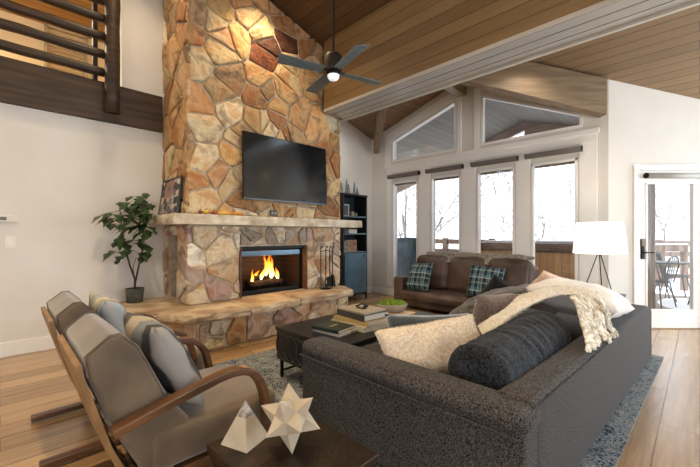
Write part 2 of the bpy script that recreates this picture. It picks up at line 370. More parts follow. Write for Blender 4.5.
# boxed beam with planked face
bx = tag(thing('boxed_ceiling_beam', 'long boxed beam with orange stained plank face and pale lit underside', 'beam', (XF, 0, 3.16)))
MB().box(0,.03,-3.6,4.10,0,1.08).build('plank_face', M_fascia, bx)
MB().box(0,.47,-3.6,4.10,-.02,0).build('soffit', M_soffit, bx)
MB().box(.44,.47,-3.6,4.95,0,.75).build('rear_face', M_ceil_lo, bx)
MB().box(.435,.475,-3.6,4.95,-.045,-.02).box(-.012,.0,-3.6,4.09,-.02,.02).build('edge_strip', plain('soffit_edge', '#b9b3aa', .4), bx)
# valley beams, ridge beam
def valley(name, label, x0, y0, dx, dy, L, h0=.47, w=.14):
    z0 = zl(XW)-.02; sl = .22
    o = thing(name, label, 'beam', (x0, y0, 0), math.atan2(dy, dx))
    MB().prism([(0,-w/2,z0-h0),(L,-w/2,z0-h0+sl*L+.02*L),(L,-w/2,z0+sl*L),(0,-w/2,z0)], (0,w,0)).build('beam_timber', M_beam, o, bevel=.004, seg=1)
    return o
valley('valley_beam', 'broad tan rafter beam sloping down to the right corner above the windows', XW-.05, CY+.05, -1, 1, 2.55)
valley('valley_beam', 'narrow tan rafter beam seen end-on at the left window corner', XW-.12, YL-.22, -1, -1, 2.3, .34, .12)
MB().box(RX+.45,XW-.01,RY-.09,RY+.06,RZ-.30,RZ-.01).build('ridge_beam', M_beam_ud, bevel=.004, seg=1); rb = bpy.data.objects['ridge_beam']
tag(rb, 'short greyish ridge beam meeting the window wall between the gable panes', 'beam')

# roller shade cassettes
shade_m = plain('shade_cassette', '#6f6a64', .6); shade_f = plain('shade_fabric', '#6b6660', .9)
for i, (a, b) in enumerate(panes):
    lab = ['over the leftmost tall window', 'over the second tall window from the left', 'over the third tall window from the left', 'over the tall window nearest the lamp'][i]
    o = thing('roller_shade', 'grey roller shade cassette '+lab, 'window shade', (XW-.024, (a+b)/2, PT+.10), 0, None)
    w = (b-a)/2+.06
    MB().box(-.07,0,-w,w,-.025,.045).build('cassette', shade_m, o, bevel=.006)
    MB().box(-.077,-.002,-w-.006,-w,-.027,.047).build('end_cap', M_black, o); MB().box(-.077,-.002,w,w+.006,-.027,.047).build('end_cap', M_black, o)
    MB().box(.052,.056,-w+.1,w-.1,-.17,-.10).build('shade_cloth', shade_f, o)
o = thing('roller_shade', 'grey roller shade cassette on top of the glass door', 'window shade', tuple(MD @ Vector((.83,-.024,2.03))), R(-45))
MB().tube([(-.37,-.03,0),(.42,-.03,0)], .036, 14).build('cassette', plain('door_shade', '#a3a29d', .6), o, True)
MB().tube([(-.385,-.03,0),(-.365,-.03,0)], .038, 14).build('end_cap', M_black, o, True)

# ------------------------------------------------------------------ outdoors: deck, porch roof, snowy hillside, trees
M_deck = planks('deck_boards', '#6e665e', '#8f877d', '#3a3632', 1, 0, .14, 4, rough=.8, gap=.08)
struct(MB().prism([(XW+.16,-3.0,-.16),(10.4,-3.0,-.16),(10.4,6.8,-.16),(XW+.16,6.8,-.16)], (0,0,.10)).build('trim_12', M_deck))
M_snow = noisy('snow', '#dfe5ec', '#f6f8fb', .35, .9, 3, .3, .05)
gm = MB(); V = []; F = []; gx, gy = 46, 46
for i in range(gx+1):
    for j in range(gy+1):
        u = 10.45+110*(i/gx)**1.5; w_ = -70+150*j/gy; dist = u-10.45
        z_ = -2.6+max(0, dist-10)*.42+noise.noise(Vector((u*.05,w_*.05,0)))*min(5,dist*.12)+noise.noise(Vector((u*.2,w_*.2,4)))*min(1,dist*.05)
        V.append((u, w_, z_))
for i in range(gx):
    for j in range(gy): F.append((i*(gy+1)+j, (i+1)*(gy+1)+j, (i+1)*(gy+1)+j+1, i*(gy+1)+j+1))
gm.add(V, F); M_brush = noisy('brushy_snow', '#8f8d8a', '#eceef2', 2.2, .95, 3, .3, .05, detail=9, lo=.38, hi=.56)
hill = struct(gm.build('floor_snowy_hillside', M_brush, None, True))
sp = MB(); sr = random.Random(4)
for (x, y, rx_, ry_) in ((8.2,-1.2,.9,.5),(9.2,.2,.8,.4),(7.0,-2.0,.8,.3),(9.4,-2.2,.7,.6),(9.3,4.6,.8,.7),(7.9,5.8,.7,.5)):
    n = 20; V = [(x+rx_*math.cos(2*math.pi*k/n)*(1+.2*noise.noise(Vector((k,x,0)))), y+ry_*math.sin(2*math.pi*k/n), -.06) for k in range(n)]+[(x+.6*rx_*math.cos(2*math.pi*k/n), y+.6*ry_*math.sin(2*math.pi*k/n), -.02) for k in range(n)]+[(x,y,-.005)]
    sp.add(V, [(k,(k+1)%n,n+(k+1)%n,n+k) for k in range(n)]+[(n+k,n+(k+1)%n,2*n) for k in range(n)])
tag(sp.build('snow_patches', M_snow, None, True), 'patches of melting snow lying on the deck boards', 'snow', kind='stuff')
# overhanging gable roof outside
M_soff = planks('eave_boards', '#5a564f', '#726d65', '#2f2c29', 0, 1, .14, 9, rough=.7, gap=.06)
def roof_ext(name, pts): return struct(MB().prism(pts, (0,0,.12)).build(name, M_soff))
XE = 9.0
roof_ext('ceiling_eave_right', [(XW+.15,RY,RZ-.02),(XW+.15,CY+.1,zg(CY+.1)-.02),(XE,-2.1,zg(-2.1)-.02),(XE,RY,RZ-.02)])
roof_ext('ceiling_eave_left', [(XW+.15,RY,RZ-.02),(XE,RY,RZ-.02),(XE,8.0,zg(8.0)-.02),(XW+.15,8.0,zg(8.0)-.02)])
M_fas = woodm('outer_fascia', '#6b5d55', '#8a7a70', 1, .7)
o = thing('eave_rafter', 'greyish pink outer rafter seen through the left gable pane', 'rafter', (XE-.2,0,0)); MB().prism([(0,RY,RZ-.03),(0,8,zg(8)-.03),(0,8,zg(8)-.22),(0,RY,RZ-.22)], (.09,0,0)).build('timber', M_fas, o)
o = thing('eave_rafter', 'brown-grey outer rafter seen through the right gable pane', 'rafter', (XE-.2,0,0)); MB().prism([(0,RY,RZ-.03),(0,-2.1,zg(-2.1)-.03),(0,-2.1,zg(-2.1)-.35),(0,RY,RZ-.35)], (.09,0,0)).build('timber', M_fas, o)
# porch post and rails beyond the glass door (door wall axes)
M_porch = woodm('weathered_timber', '#5d4a40', '#8d7a6c', 2, .8, bstr=.4)
def DL(u, d, z): return MD @ Vector((u, d, z))
def rail_thing(lab, cat, name, f):
    o = thing(name, lab, cat, tuple(DL(0,0,0)), R(-45)); f(o); return o
rail_thing('weathered brown porch post just outside the glass door', 'post', 'porch_post', lambda o: MB().box(1.27,1.46,.95,1.11,-.06,3.0).build('post_timber', M_porch, o, bevel=.01))
def fr3(o):
    MB().box(1.46,4.5,3.55,3.68,.86,1.02).build('top_rail', M_porch, o, bevel=.006)
    MB().box(1.46,4.5,3.56,3.66,1.02,1.05).build('snow_cap', M_snow, o)
    for u_ in (1.46,4.4): MB().box(u_,u_+.1,3.56,3.66,-.06,.86).build('baluster_post', M_porch, o)
def fr2(o):
    MB().box(.65,6.5,4.2,4.3,.98,1.10).build('top_rail', M_porch, o, bevel=.006)
    for z_ in (.70,.42,.14): MB().box(.65,6.5,4.22,4.27,z_,z_+.12).build('lower_rail', M_porch, o)
    for u_ in (.65,2.5,4.4,6.4): MB().box(u_,u_+.12,4.18,4.32,-.06,1.12).build('baluster_post', M_porch, o)
rail_thing('weathered single rail topped with snow, nearer of two rails outside the glass door', 'railing', 'porch_rail', fr3)
rail_thing('weathered horizontal board railing at the far edge of the deck behind the bistro set', 'railing', 'deck_railing', fr2)
o = thing('deck_railing', 'brown horizontal board railing seen through the tall windows', 'railing', (9.0,0,0))
for z_ in (1.0,.72,.44,.16): MB().box(0,.05,3.75,6.6,z_,z_+.13).build('rail', M_porch, o)
for y_ in (3.81,5.15,6.5): MB().box(-.04,.09,y_-.06,y_+.06,-.06,1.16).build('baluster_post', M_porch, o)
# hot tub
ht = thing('hot_tub', 'cedar sided hot tub with thick brown folding cover on the deck', 'hot tub', (6.5,.95,-.06))
M_cedar = planks('cedar_staves', '#a87c50', '#cba074', '#5a3c22', 2, 1, .11, 3, rough=.6, gap=.06)
MB().box(.03,1.95,.03,2.35,0,1.02).build('cedar_side', M_cedar, ht, bevel=.02)
for y_ in (.03,1.15,2.25): MB().box(.0,.03,y_,y_+.10,0,1.02).build('corner_trim', woodm('cedar_trim','#8a6038','#b08452',2,.6), ht)
round_pts = MB().box(-.03,1.0,-.03,2.41,1.03,1.17); round_pts.build('cover_half', noisy('brown_vinyl','#4a2f25','#6a4a3c',3,.5,40,.2), ht, bevel=.03)
MB().box(1.02,2.0,-.03,2.41,1.03,1.19).build('cover_half', bpy.data.materials['brown_vinyl'], ht, bevel=.03)
MB().box(.3,1.7,.3,2.1,1.17,1.20).build('snow_on_cover', M_snow, ht, bevel=.015)
# covered grill
gr = thing('covered_grill', 'barbecue grill under a dark blue-grey fitted cover outside the leftmost tall window', 'grill', (6.62,4.72,-.06)); gm = MB(); n = 28
prof = [(.50,.34,0),(.49,.33,.5),(.48,.33,.80),(.54,.35,.92),(.47,.30,1.08),(.34,.20,1.24),(.10,.08,1.25)]; V = []
for a_, b_, z_ in prof:
    for k in range(n):
        t_ = 2*math.pi*k/n; cx_, cy_ = math.cos(t_), math.sin(t_); e = 1/(abs(cx_)**5+abs(cy_)**5)**.2; w_ = 1+.03*noise.noise(Vector((k*.6,z_*5,0)))
        V.append((b_*cx_*e*w_, a_*cy_*e*w_, z_))
gm.add(V, [(i*n+k, i*n+(k+1)%n, (i+1)*n+(k+1)%n, (i+1)*n+k) for i in range(len(prof)-1) for k in range(n)]+[[ (len(prof)-1)*n+k for k in range(n)]])
gm.build('fitted_cover', noisy('grill_cover','#2d3a44','#465661',3,.6,20,.4,.01), gr, True)
# bistro table and chairs
M_iron = plain('patio_iron','#2b343b',.5,.5)
bt = thing('bistro_table', 'round iron bistro table outside the glass door', 'table', tuple(DL(2.75,2.25,-.06)), R(-45))
MB().lathe([(0,.76),(.40,.76),(.40,.785),(0,.785)], seg=36).build('table_top', M_iron, bt, False)
for k in range(3):
    a = R(30+120*k); MB().tube([(.12*math.cos(a),.12*math.sin(a),.76),(.05*math.cos(a),.05*math.sin(a),.4),(.30*math.cos(a),.30*math.sin(a),0)], .012).build('leg', M_iron, bt)
def bchair(u, d, rz_, lab):
    c = thing('bistro_chair', lab, 'chair', tuple(DL(u,d,-.06)), R(rz_-45))
    s_ = MB(); pts = [(.2*math.cos(t_/12*math.pi*2), .2*math.sin(t_/12*math.pi*2), .46) for t_ in range(13)]; s_.tube(pts, .012)
    for k in range(-3,4): w_ = math.sqrt(max(0,.2**2-(k*.05)**2)); s_.tube([(k*.05,-w_,.46),(k*.05,w_,.46)], .005, 5)
    s_.build('seat', M_iron, c)
    bb = MB().tube([(-.18,.18,.46),(-.19,.25,.75),(-.12,.28,.90),(0,.29,.94),(.12,.28,.90),(.19,.25,.75),(.18,.18,.46)], .011)
    for k in (-.09,-.03,.03,.09): bb.tube([(k,.19,.46),(k,.28,.91)], .006, 5)
    bb.build('backrest', M_iron, c)
    for sx_ in (-1,1):
        for sy_ in (-1,1): MB().tube([(.15*sx_,.14*sy_,.46),(.21*sx_,.21*sy_,0)], .011).build('leg', M_iron, c)
    return c
bchair(2.15,1.75,200,'iron bistro chair nearest to the glass door, seen low at the left of the pane'); bchair(2.85,1.45,170,'iron bistro chair on the right side of the round outdoor table'); bchair(3.4,2.7,60,'iron bistro chair behind the round outdoor table')
# trees
M_bark = noisy('bare_bark', '#5c5650', '#88827a', 5, .9, 20, .5)
def bare_tree(x, y, z_, H, seed, lab, lv=4, r0=.10, grp=None, lean=(0,0)):
    rg = random.Random(seed); mb = MB()
    def br(p, d, L, r, l):
        n = 5; pts = [p]; q = Vector(p); dd = Vector(d)
        for k in range(n):
            dd = (dd+Vector([rg.uniform(-.16,.16) for _ in range(3)])+Vector((0,0,.06))).normalized(); q = q+dd*L/n; pts.append(q.copy())
        mb.tube(pts, [r*(1-.55*k/n) for k in range(n+1)], 5 if l else 4, cap=False)
        if l == 0: return
        for k in range(rg.randint(3,4)+(l > 2)):
            f = rg.uniform(.3,1); j = min(n, int(f*n)+1); ax = Vector([rg.uniform(-1,1) for _ in range(3)]).normalized(); nd = (dd+ax*.95).normalized(); nd.z = abs(nd.z)*.8+.15
            br(pts[j], nd.normalized(), L*rg.uniform(.5,.75), r*.45*(1.1-f*.3), l-1)
    br(Vector((0,0,0)), Vector((lean[0],lean[1],1)).normalized(), H*.5, r0, lv); o = mb.build('bare_tree', M_bark, None, True); o.location = (x,y,z_); return tag(o, lab, 'tree', grp)
bare_tree(13.2,9.6,-2.8,10.2,3,'leafless tree with long arching twigs close behind the two left windows',5,.11,None,(.0,-.25))
def hz(u, w_): 
    d_ = u-10.45; return -2.6+max(0, d_-10)*.42+noise.noise(Vector((u*.05,w_*.05,0)))*min(5,d_*.12)
tr_rg = random.Random(12); protos = [bare_tree(40+i*9, 20-i*5, hz(40+i*9,20-i*5)-.3, 5.5+i, 30+i, 'leafless tree far up the snowy hillside', 3, .09, 'bare trees on the hillside') for i in range(3)]
for i in range(70):
    s_ = protos[i % 3]; o = s_.copy(); COL.objects.link(o); u = tr_rg.uniform(30,95); w_ = min(74, u*tr_rg.uniform(-.15,1.05))
    o.location = (u, w_, hz(u,w_)-.9); o.rotation_euler = (0,0,tr_rg.uniform(0,6)); k = tr_rg.uniform(.5,1.0); o.scale = (k,k,k)

# ------------------------------------------------------------------ stone fireplace
def clip(poly, n, d):       # keep p.n <= d
    out = []
    for i in range(len(poly)):
        a, b = poly[i], poly[(i+1) % len(poly)]; da = a[0]*n[0]+a[1]*n[1]-d; db = b[0]*n[0]+b[1]*n[1]-d
        if da <= 0: out.append(a)
        if (da < 0 < db) or (db < 0 < da):
            t = da/(da-db); out.append((a[0]+(b[0]-a[0])*t, a[1]+(b[1]-a[1])*t))
    return out
PAL_UP = ['#d2b27c','#dcc394','#c6a472','#cba676','#e0ceaa','#bb9064','#b89b72','#d2b183','#c8aa85','#d6c09a','#c4a078','#9f8260','#e4d6b8','#dcc7a0','#ad8258']
PAL_LO = ['#e0d2bb','#cdb49a','#d6bc9c','#e8dfcd','#c0a59c','#d8c9b4','#c8ae98','#e0cfb2','#b8a8a0','#d8c2a6','#ece6d8','#c49c82']
PAL_GREY = ['#a9a49c','#8f8d8a','#b9b0a2','#9a9088','#c4bcae']
def area(p): return .5*abs(sum(p[i][0]*p[(i+1) % len(p)][1]-p[(i+1) % len(p)][0]*p[i][1] for i in range(len(p))))
def stones(mb, poly, to3, size, pal, rng, aspect=1.25, depth=.035, gap=.0062, extra=None):
    us = [p[0] for p in poly]; vs = [p[1] for p in poly]; sites = []
    su, sv = size, size*aspect; v = min(vs)-sv; row = 0
    while v < max(vs)+sv:
        u = min(us)-su+(row % 2)*su/2
        while u < max(us)+su:
            if rng.random() > .24: sites.append((u+rng.uniform(-.48,.48)*su, v+rng.uniform(-.48,.48)*sv))
            if rng.random() < .12: sites.append((u+rng.uniform(-.6,.6)*su, v+rng.uniform(-.6,.6)*sv))
            u += su*rng.uniform(.75,1.3)
        v += sv; row += 1
    for i, s in enumerate(sites):
        c = list(poly)
        for j, o in enumerate(sites):
            if i == j: continue
            dx, dy = o[0]-s[0], o[1]-s[1]
            if dx*dx+dy*dy > (3.2*size)**2*aspect: continue
            c = clip(c, (dx, dy), (o[0]**2+o[1]**2-s[0]**2-s[1]**2)/2)
            if len(c) < 3: break
        if len(c) < 3 or area(c) < .0012: continue
        # inset
        m = (sum(p[0] for p in c)/len(c), sum(p[1] for p in c)/len(c)); n = len(c); ins = c
        sg = sum(c[k][0]*c[(k+1) % n][1]-c[(k+1) % n][0]*c[k][1] for k in range(n))
        if sg < 0: c = c[::-1]
        for k in range(n):
            a, b = c[k], c[(k+1) % n]; dx, dy = b[0]-a[0], b[1]-a[1]; L = math.hypot(dx, dy)
            if L < 1e-5: continue
            nn = (dy/L, -dx/L); ins = clip(ins, nn, nn[0]*a[0]+nn[1]*a[1]-gap*rng.uniform(.5,1.5))
            if len(ins) < 3: break
        if len(ins) < 3 or area(ins) < .0008: continue
        # rounded, slightly ragged outline
        ring = []; n = len(ins)
        for k in range(n):
            a, b = ins[k], ins[(k+1) % n]; L = math.hypot(b[0]-a[0], b[1]-a[1])
            e = min(.25, .02/max(L, .001)); ks = [e, .5, 1-e] if L > .09 else ([e, 1-e] if L > .03 else [.5])
            for q in ks:
                j = rng.uniform(0, .012) if 0 < q < 1 and L > .05 else 0
                x, y = a[0]+(b[0]-a[0])*q, a[1]+(b[1]-a[1])*q; l = math.hypot(m[0]-x, m[1]-y) or 1
                ring.append((x+(m[0]-x)/l*j, y+(m[1]-y)/l*j))
        n = len(ring); base = depth*rng.uniform(.55,1.15); tx, ty = rng.uniform(-.05,.05), rng.uniform(-.05,.05)
        H = lambda x, y: base+(x-m[0])*tx+(y-m[1])*ty
        V = [to3(x, y, -.01) for x, y in ring]+[to3(x, y, H(x, y)-.010) for x, y in ring]
        for f, dh in ((.90, 0), (.55, .004)):
            V += [to3(m[0]+(x-m[0])*f, m[1]+(y-m[1])*f, H(x, y)+dh+rng.uniform(-.004,.004)) for x, y in ring]
        V.append(to3(m[0], m[1], base+rng.uniform(-.003,.006)))
        F = []
        for r in range(3):
            for k in range(n): F.append((r*n+k, r*n+(k+1) % n, (r+1)*n+(k+1) % n, (r+1)*n+k))
        for k in range(n): F.append((3*n+k, 3*n+(k+1) % n, 4*n))
        col = lin(rng.choice(pal)); w = rng.uniform(.82, 1.12); mb.col = tuple(min(1, x*w) for x in col[:3])
        if extra:
            e = extra(m)
            if e: mb.col = lin(e)[:3]
        mb.add(V, F)
rng = random.Random(11)
FP = thing('stone_fireplace', 'tall golden fieldstone fireplace with raised hearth and built-in firebox', 'fireplace', (0, 0, 0))
SK = .035
core = MB(); ztop = lambda x: zu(x)-.01
x0, x1, y0 = CHX0+SK, CHX1-SK, CHY+SK
core.prism([(x0,y0,1.28),(x1,y0,1.28),(x1,y0,zl(x1)+.2),(XF+.25,y0,4.1),(x0,y0,ztop(x0))], (0,YL-y0,0))
core.box(3.25,x1,y0,YL,0,1.28).box(x0,2.19,y0,4.48,0,1.28).box(1.98,2.19,4.48,YL,0,1.28).box(x0,1.98,4.94,YL,0,1.28).box(2.19,3.25,y0,YL,1.10,1.28).box(2.19,3.25,y0,YL,0,.44)
core.box(x0,1.98,4.48,4.94,0,.44)
core.build('mortar_core', M_mortar, FP)
st = MB()
front = lambda u,v,d: (u, CHY+SK-d, v); side = lambda u,v,d: (CHX0+SK-d, u, v); rside = lambda u,v,d: (CHX1-SK+d, u, v)
def dark1(m):
    if abs(m[0]-2.86) < .2 and abs(m[1]-4.03) < .2: return '#5b3520'
    if abs(m[0]-1.85) < .14 and abs(m[1]-2.55) < .16: return '#6e4c35'
    if abs(m[0]-2.6) < .12 and abs(m[1]-3.75) < .14: return '#8a4f2e'
stones(st, [(CHX0,1.49),(CHX1,1.49),(CHX1,3.3),(XF+.06,3.3),(XF+.06,4.2),(CHX0,ztop(CHX0))], front, .255, PAL_UP, rng, 1.25, extra=dark1)
stones(st, [(CHY,1.49),(YL,1.49),(YL,ztop(CHX0)),(CHY,ztop(CHX0))], side, .27, PAL_UP, rng, 1.3)
stones(st, [(CHY,.44),(YL,.44),(YL,3.3),(CHY,3.3)], rside, .3, PAL_UP, rng, 1.2)
lo = MB()
stones(lo, [(CHX0,.43),(2.185,.43),(2.185,1.37),(CHX0,1.37)], front, .27, PAL_LO, rng, 1.15)
stones(lo, [(3.255,.43),(CHX1,.43),(CHX1,1.37),(3.255,1.37)], front, .25, PAL_LO, rng, 1.2)
stones(lo, [(2.185,1.105),(3.255,1.105),(3.255,1.37),(2.185,1.37)], front, .24, PAL_GREY, rng, 1.5)
stones(lo, [(CHY,.43),(4.50,.43),(4.50,1.37),(CHY,1.37)], side, .24, PAL_LO, rng, 1.3)
stones(lo, [(4.92,.43),(YL,.43),(YL,1.37),(4.92,1.37)], side, .2, PAL_LO, rng, 1.8)
stones(lo, [(4.50,1.24),(4.92,1.24),(4.92,1.37),(4.50,1.37)], side, .2, PAL_LO, rng, .8)
st.build('upper_facing_stones', M_stone, FP)
lo.build('lower_facing_stones', M_stone, FP)
# mantel slab
def rough_slab(name, outline, z0, z1, mat, parent, seed, amp=.015, step=.05, lay=4):
    rg = random.Random(seed); pts = []
    for i in range(len(outline)):
        a, b = Vector(outline[i]), Vector(outline[(i+1) % len(outline)]); n = max(1, int((b-a).length/step))
        for k in range(n): pts.append(a+(b-a)*k/n)
    c = sum(pts, Vector((0,0)))/len(pts); n = len(pts); mb = MB(); V = []
    for l in range(lay+1):
        f = l/lay; z = z0+(z1-z0)*f
        for i, p in enumerate(pts):
            d = (p-c).normalized(); w = noise.noise(Vector((p.x*7, p.y*7, z*22+seed)))*amp*1.6+noise.noise(Vector((p.x*25, p.y*25, z*40+seed)))*amp
            if l in (0, lay): w -= amp*.9
            q = p+d*w; V.append((q.x, q.y, z+(noise.noise(Vector((p.x*6,p.y*6,seed)))*.006 if 0 < l < lay else 0)))
    for f2, zz in ((0.7, z1),(0, z1)): pass
    F = []
    for l in range(lay):
        for i in range(n): F.append((l*n+i, l*n+(i+1) % n, (l+1)*n+(i+1) % n, (l+1)*n+i))
    F += [list(range(n))[::-1], [lay*n+i for i in range(n)]]
    mb.add(V, F); return mb.build(name, mat, parent)
M_mantel = noisy('mantel_sandstone', '#b5a287', '#e2d8c2', 6, .7, 30, .5, .01, detail=8)
M_hearth = noisy('hearth_flagstone', '#957a5e', '#cdb99c', 4, .6, 25, .7, .012, detail=8)
rough_slab('mantel_shelf', [(1.34,4.05),(4.34,4.05),(4.34,4.35),(3.965,4.35),(3.965,YL-.005),(1.34,YL-.005)], 1.375, 1.492, M_mantel, FP, 3, .007, .04)
# raised hearth
hb = MB()
hb.prism([(1.15,4.18,0),(1.46,3.72,0),(3.72,3.78,0),(3.86,4.1,0),(3.86,YL-.01,0),(.99,YL-.01,0),(.99,4.5,0)], (0,0,.345))
hb.build('hearth_core', M_mortar, FP)
hs = MB()
def seg_face(a, b):
    a, b = Vector(a), Vector(b); d = (b-a).normalized(); nn = Vector((d.y, -d.x)); L = (b-a).length
    return L, (lambda u,v,dd: (a.x+d.x*u+nn.x*dd, a.y+d.y*u+nn.y*dd, v))
for a, b in (((.99,4.5),(1.15,4.18)),((1.15,4.18),(1.46,3.72)),((1.46,3.72),(3.72,3.78)),((3.72,3.78),(3.86,4.1)),((3.86,4.1),(3.86,YL)),((.99,YL-.02),(.99,4.5))):
    L, f = seg_face(a, b)
    stones(hs, [(0,.0),(L,.0),(L,.34),(0,.34)], f, .25, PAL_LO[:8]+PAL_UP[:6], rng, .85, gap=.009)
hs.build('hearth_facing_stones', M_stone, FP)
slabs = [[(.90,4.5),(1.06,4.12),(1.38,3.62),(1.99,3.55),(1.98,4.40),(1.72,YL-.005),(.90,YL-.005)],
         [(2.0,3.55),(2.72,3.62),(2.74,4.33),(1.99,4.33)],[(2.75,3.63),(3.38,3.60),(3.76,3.68),(3.93,4.05),(3.93,4.33),(2.76,4.33)]]
for i, s in enumerate(slabs): rough_slab('hearth_slab', s, .345, .432+.004*(i == 1), M_hearth, FP, 21+i, .016, .045)
# firebox
fb = MB(); yb = 4.265
fb.box(2.19,3.25,yb,yb+.02,1.04,1.10).box(2.19,2.26,yb,yb+.02,.44,1.10).box(3.18,3.25,yb,yb+.02,.44,1.10).box(2.19,3.25,yb,yb+.02,.44,.50)
fb.box(2.20,3.25,yb-.05,yb,1.055,1.10)
fb.build('firebox_frame', M_black, FP, bevel=.004)
MB().box(2.23,3.18,yb-.02,yb+.0,.965,1.035).build('smoke_hood', plain('hood_steel','#4d5c68',.3,.8), FP, bevel=.003)
M_brickd = planks('soot_brick', '#1d130e', '#38251b', '#0e0a08', 0, 2, .065, .2, rough=.8, gap=.2, off=.5)
MB().box(2.19,3.25,4.72,4.76,.44,1.10).box(2.19,2.21,yb+.02,4.72,.44,1.10).box(3.23,3.25,yb+.02,4.72,.44,1.10).box(2.19,3.25,yb,4.72,.43,.455).build('firebox_lining', M_brickd, FP)
# brown stone reveal on right of the opening
MB().box(3.235,3.262,CHY,yb,.44,1.10).box(2.178,2.2,CHY,yb,.44,1.10).build('opening_reveal', noisy('reveal_stone','#4c3426','#6b4d38',8,.8), FP)
# grate, logs, fire
g = MB()
for k in range(7): g.tube([(2.45+.09*k,4.36,.55),(2.45+.09*k,4.40,.50),(2.45+.09*k,4.62,.50)], .008, 6)
g.tube([(2.42,4.42,.50),(3.02,4.42,.50)], .009, 6).tube([(2.42,4.58,.50),(3.02,4.58,.50)], .009, 6)
for x in (2.45,2.99):
    for y in (4.42,4.58): g.tube([(x,y,.455),(x,y,.5)], .009, 6)
tag(g.build('log_grate', M_black), 'black iron grate holding burning logs in the firebox', 'grate')
M_log = noisy('charred_log', '#17100b', '#5a3a24', 9, .9, 30, .8, .01)
for i, (a, b, r, lab) in enumerate((((2.46,4.45,.555),(3.0,4.47,.56),.045,'front charred log on the fire grate'),((2.48,4.57,.56),(2.98,4.55,.565),.05,'rear charred log on the fire grate'),((2.52,4.50,.635),(2.93,4.53,.655),.042,'top charred log across the other two in the fire'))):
    ab = [Vector(a).lerp(Vector(b), k/6)+Vector((0,noise.noise(Vector((k,i,0)))*.015,noise.noise(Vector((k,i,5)))*.01)) for k in range(7)]
    tag(MB().tube(ab, [r*.92,r,r*1.05,r,r*1.04,r*.97,r*.9], 10).build('firewood_log', M_log, None, True), lab, 'log', 'burning logs')
def flame_mat():
    m = bpy.data.materials.new('flame'); m.use_nodes = True; t = m.node_tree; t.nodes.clear(); o = N(t, 'ShaderNodeOutputMaterial')
    e = N(t, 'ShaderNodeEmission', Strength=2.4); tr = N(t, 'ShaderNodeBsdfTransparent'); mx = N(t, 'ShaderNodeMixShader'); c = N(t, 'ShaderNodeTexCoord')
    s = N(t, 'ShaderNodeSeparateXYZ'); t.links.new(c.outputs['Generated'], s.inputs[0])
    n = N(t, 'ShaderNodeTexNoise', Scale=4, Detail=3); n.inputs['Distortion'].default_value = 1.0
    mp = N(t, 'ShaderNodeMapping'); mp.inputs['Scale'].default_value = (4, 4, 1.0); t.links.new(c.outputs['Generated'], mp.inputs[0]); t.links.new(mp.outputs[0], n.inputs[0])
    a = N(t, 'ShaderNodeMath', operation='MULTIPLY_ADD'); a.inputs[1].default_value = .8; t.links.new(n.outputs[0], a.inputs[0]); 
    a0 = N(t, 'ShaderNodeMath', operation='MULTIPLY_ADD'); a0.inputs[1].default_value = .8; a0.inputs[2].default_value = -.25; t.links.new(s.outputs[2], a0.inputs[0]); t.links.new(a0.outputs[0], a.inputs[2])
    t.links.new(ramp(t, a.outputs[0], [(.15,'#ffe9a0'),(.38,'#ffc04a'),(.6,'#ff8a1e'),(.9,'#c8400a')]), e.inputs[0])
    f = ramp(t, a.outputs[0], [(.3,'#ffffff'),(.95,'#202020')]); t.links.new(f, mx.inputs[0])
    t.links.new(tr.outputs[0], mx.inputs[1]); t.links.new(e.outputs[0], mx.inputs[2]); t.links.new(mx.outputs[0], o.inputs[0]); return m
FL = flame_mat()
for i, (x, y, z, hgt, w, lean) in enumerate(((2.50,4.44,.56,.22,.035,.02),(2.58,4.50,.60,.16,.05,.04),(2.66,4.46,.61,.24,.05,.05),(2.74,4.50,.64,.34,.06,.03),(2.82,4.47,.62,.38,.065,-.02),(2.88,4.52,.64,.30,.06,-.03),(2.94,4.47,.60,.18,.05,-.02))):
    pts = []; rr = []
    for k in range(12):
        f = k/11; pts.append((x+lean*f+.03*math.sin(f*6+i*2)*f, y+.02*math.sin(f*5+i), z+hgt*f)); rr.append(max(.001, .72*w*(math.sin(min(1, f*2.2+.25)*math.pi/2))*(1-f)**.8))
    lab = ['leftmost low','short lower-left','middle-left','tall leftward','tallest central','tall right of centre','short rightmost'][i]
    tag(MB().tube(pts, rr, 10).build('flame', FL, None, True), lab+' orange flame in the fireplace', 'flame', 'flames of the log fire')
lamp('POINT', 'fire_glow', (2.75,4.45,.85), 3.5, (1,.50,.18), shadow_soft_size=.08)

# television
tv = thing('television', 'large flat black television mounted on the stone chimney', 'television', (2.865, CHY-.02, 2.13))
T = Matrix.Rotation(R(-2), 4, 'X')
M_tv = plain('tv_plastic', '#0b0b0c', .3)
m, t, b = new_mat('tv_screen'); b.inputs['Base Color'].default_value = (.006,.008,.010,1); b.inputs['Roughness'].default_value = .12; b.inputs['Specular IOR Level'].default_value = .9
MB().box(-.695,.695,-.075,-.035,-.425,.445,T).build('housing', M_tv, tv, bevel=.006)
MB().box(-.683,.683,-.0765,-.074,-.402,.433,T).build('screen', m, tv)
MB().box(-.695,.695,-.079,-.070,-.427,-.412,T).build('lower_bezel', plain('bezel_grey','#5b5e60',.35,.6), tv)
MB().box(-.25,.25,-.04,.02,-.2,.2).build('wall_bracket', M_black, tv)
o = thing('wall_outlet', 'small dark outlet cover on the stone just above the mantel', 'outlet', (2.66, CHY-.012, 1.55)); MB().box(-.055,.055,-.012,.0,-.04,.04).build('cover_plate', plain('outlet_bronze','#4a4640',.5,.4), o, bevel=.004)
s_ = MB(); [s_.box(x-.012,x+.012,-.016,-.011,-.018,.018) for x in (-.022,.022)]; s_.build('socket', plain('outlet_socket','#9a958c',.5), o)

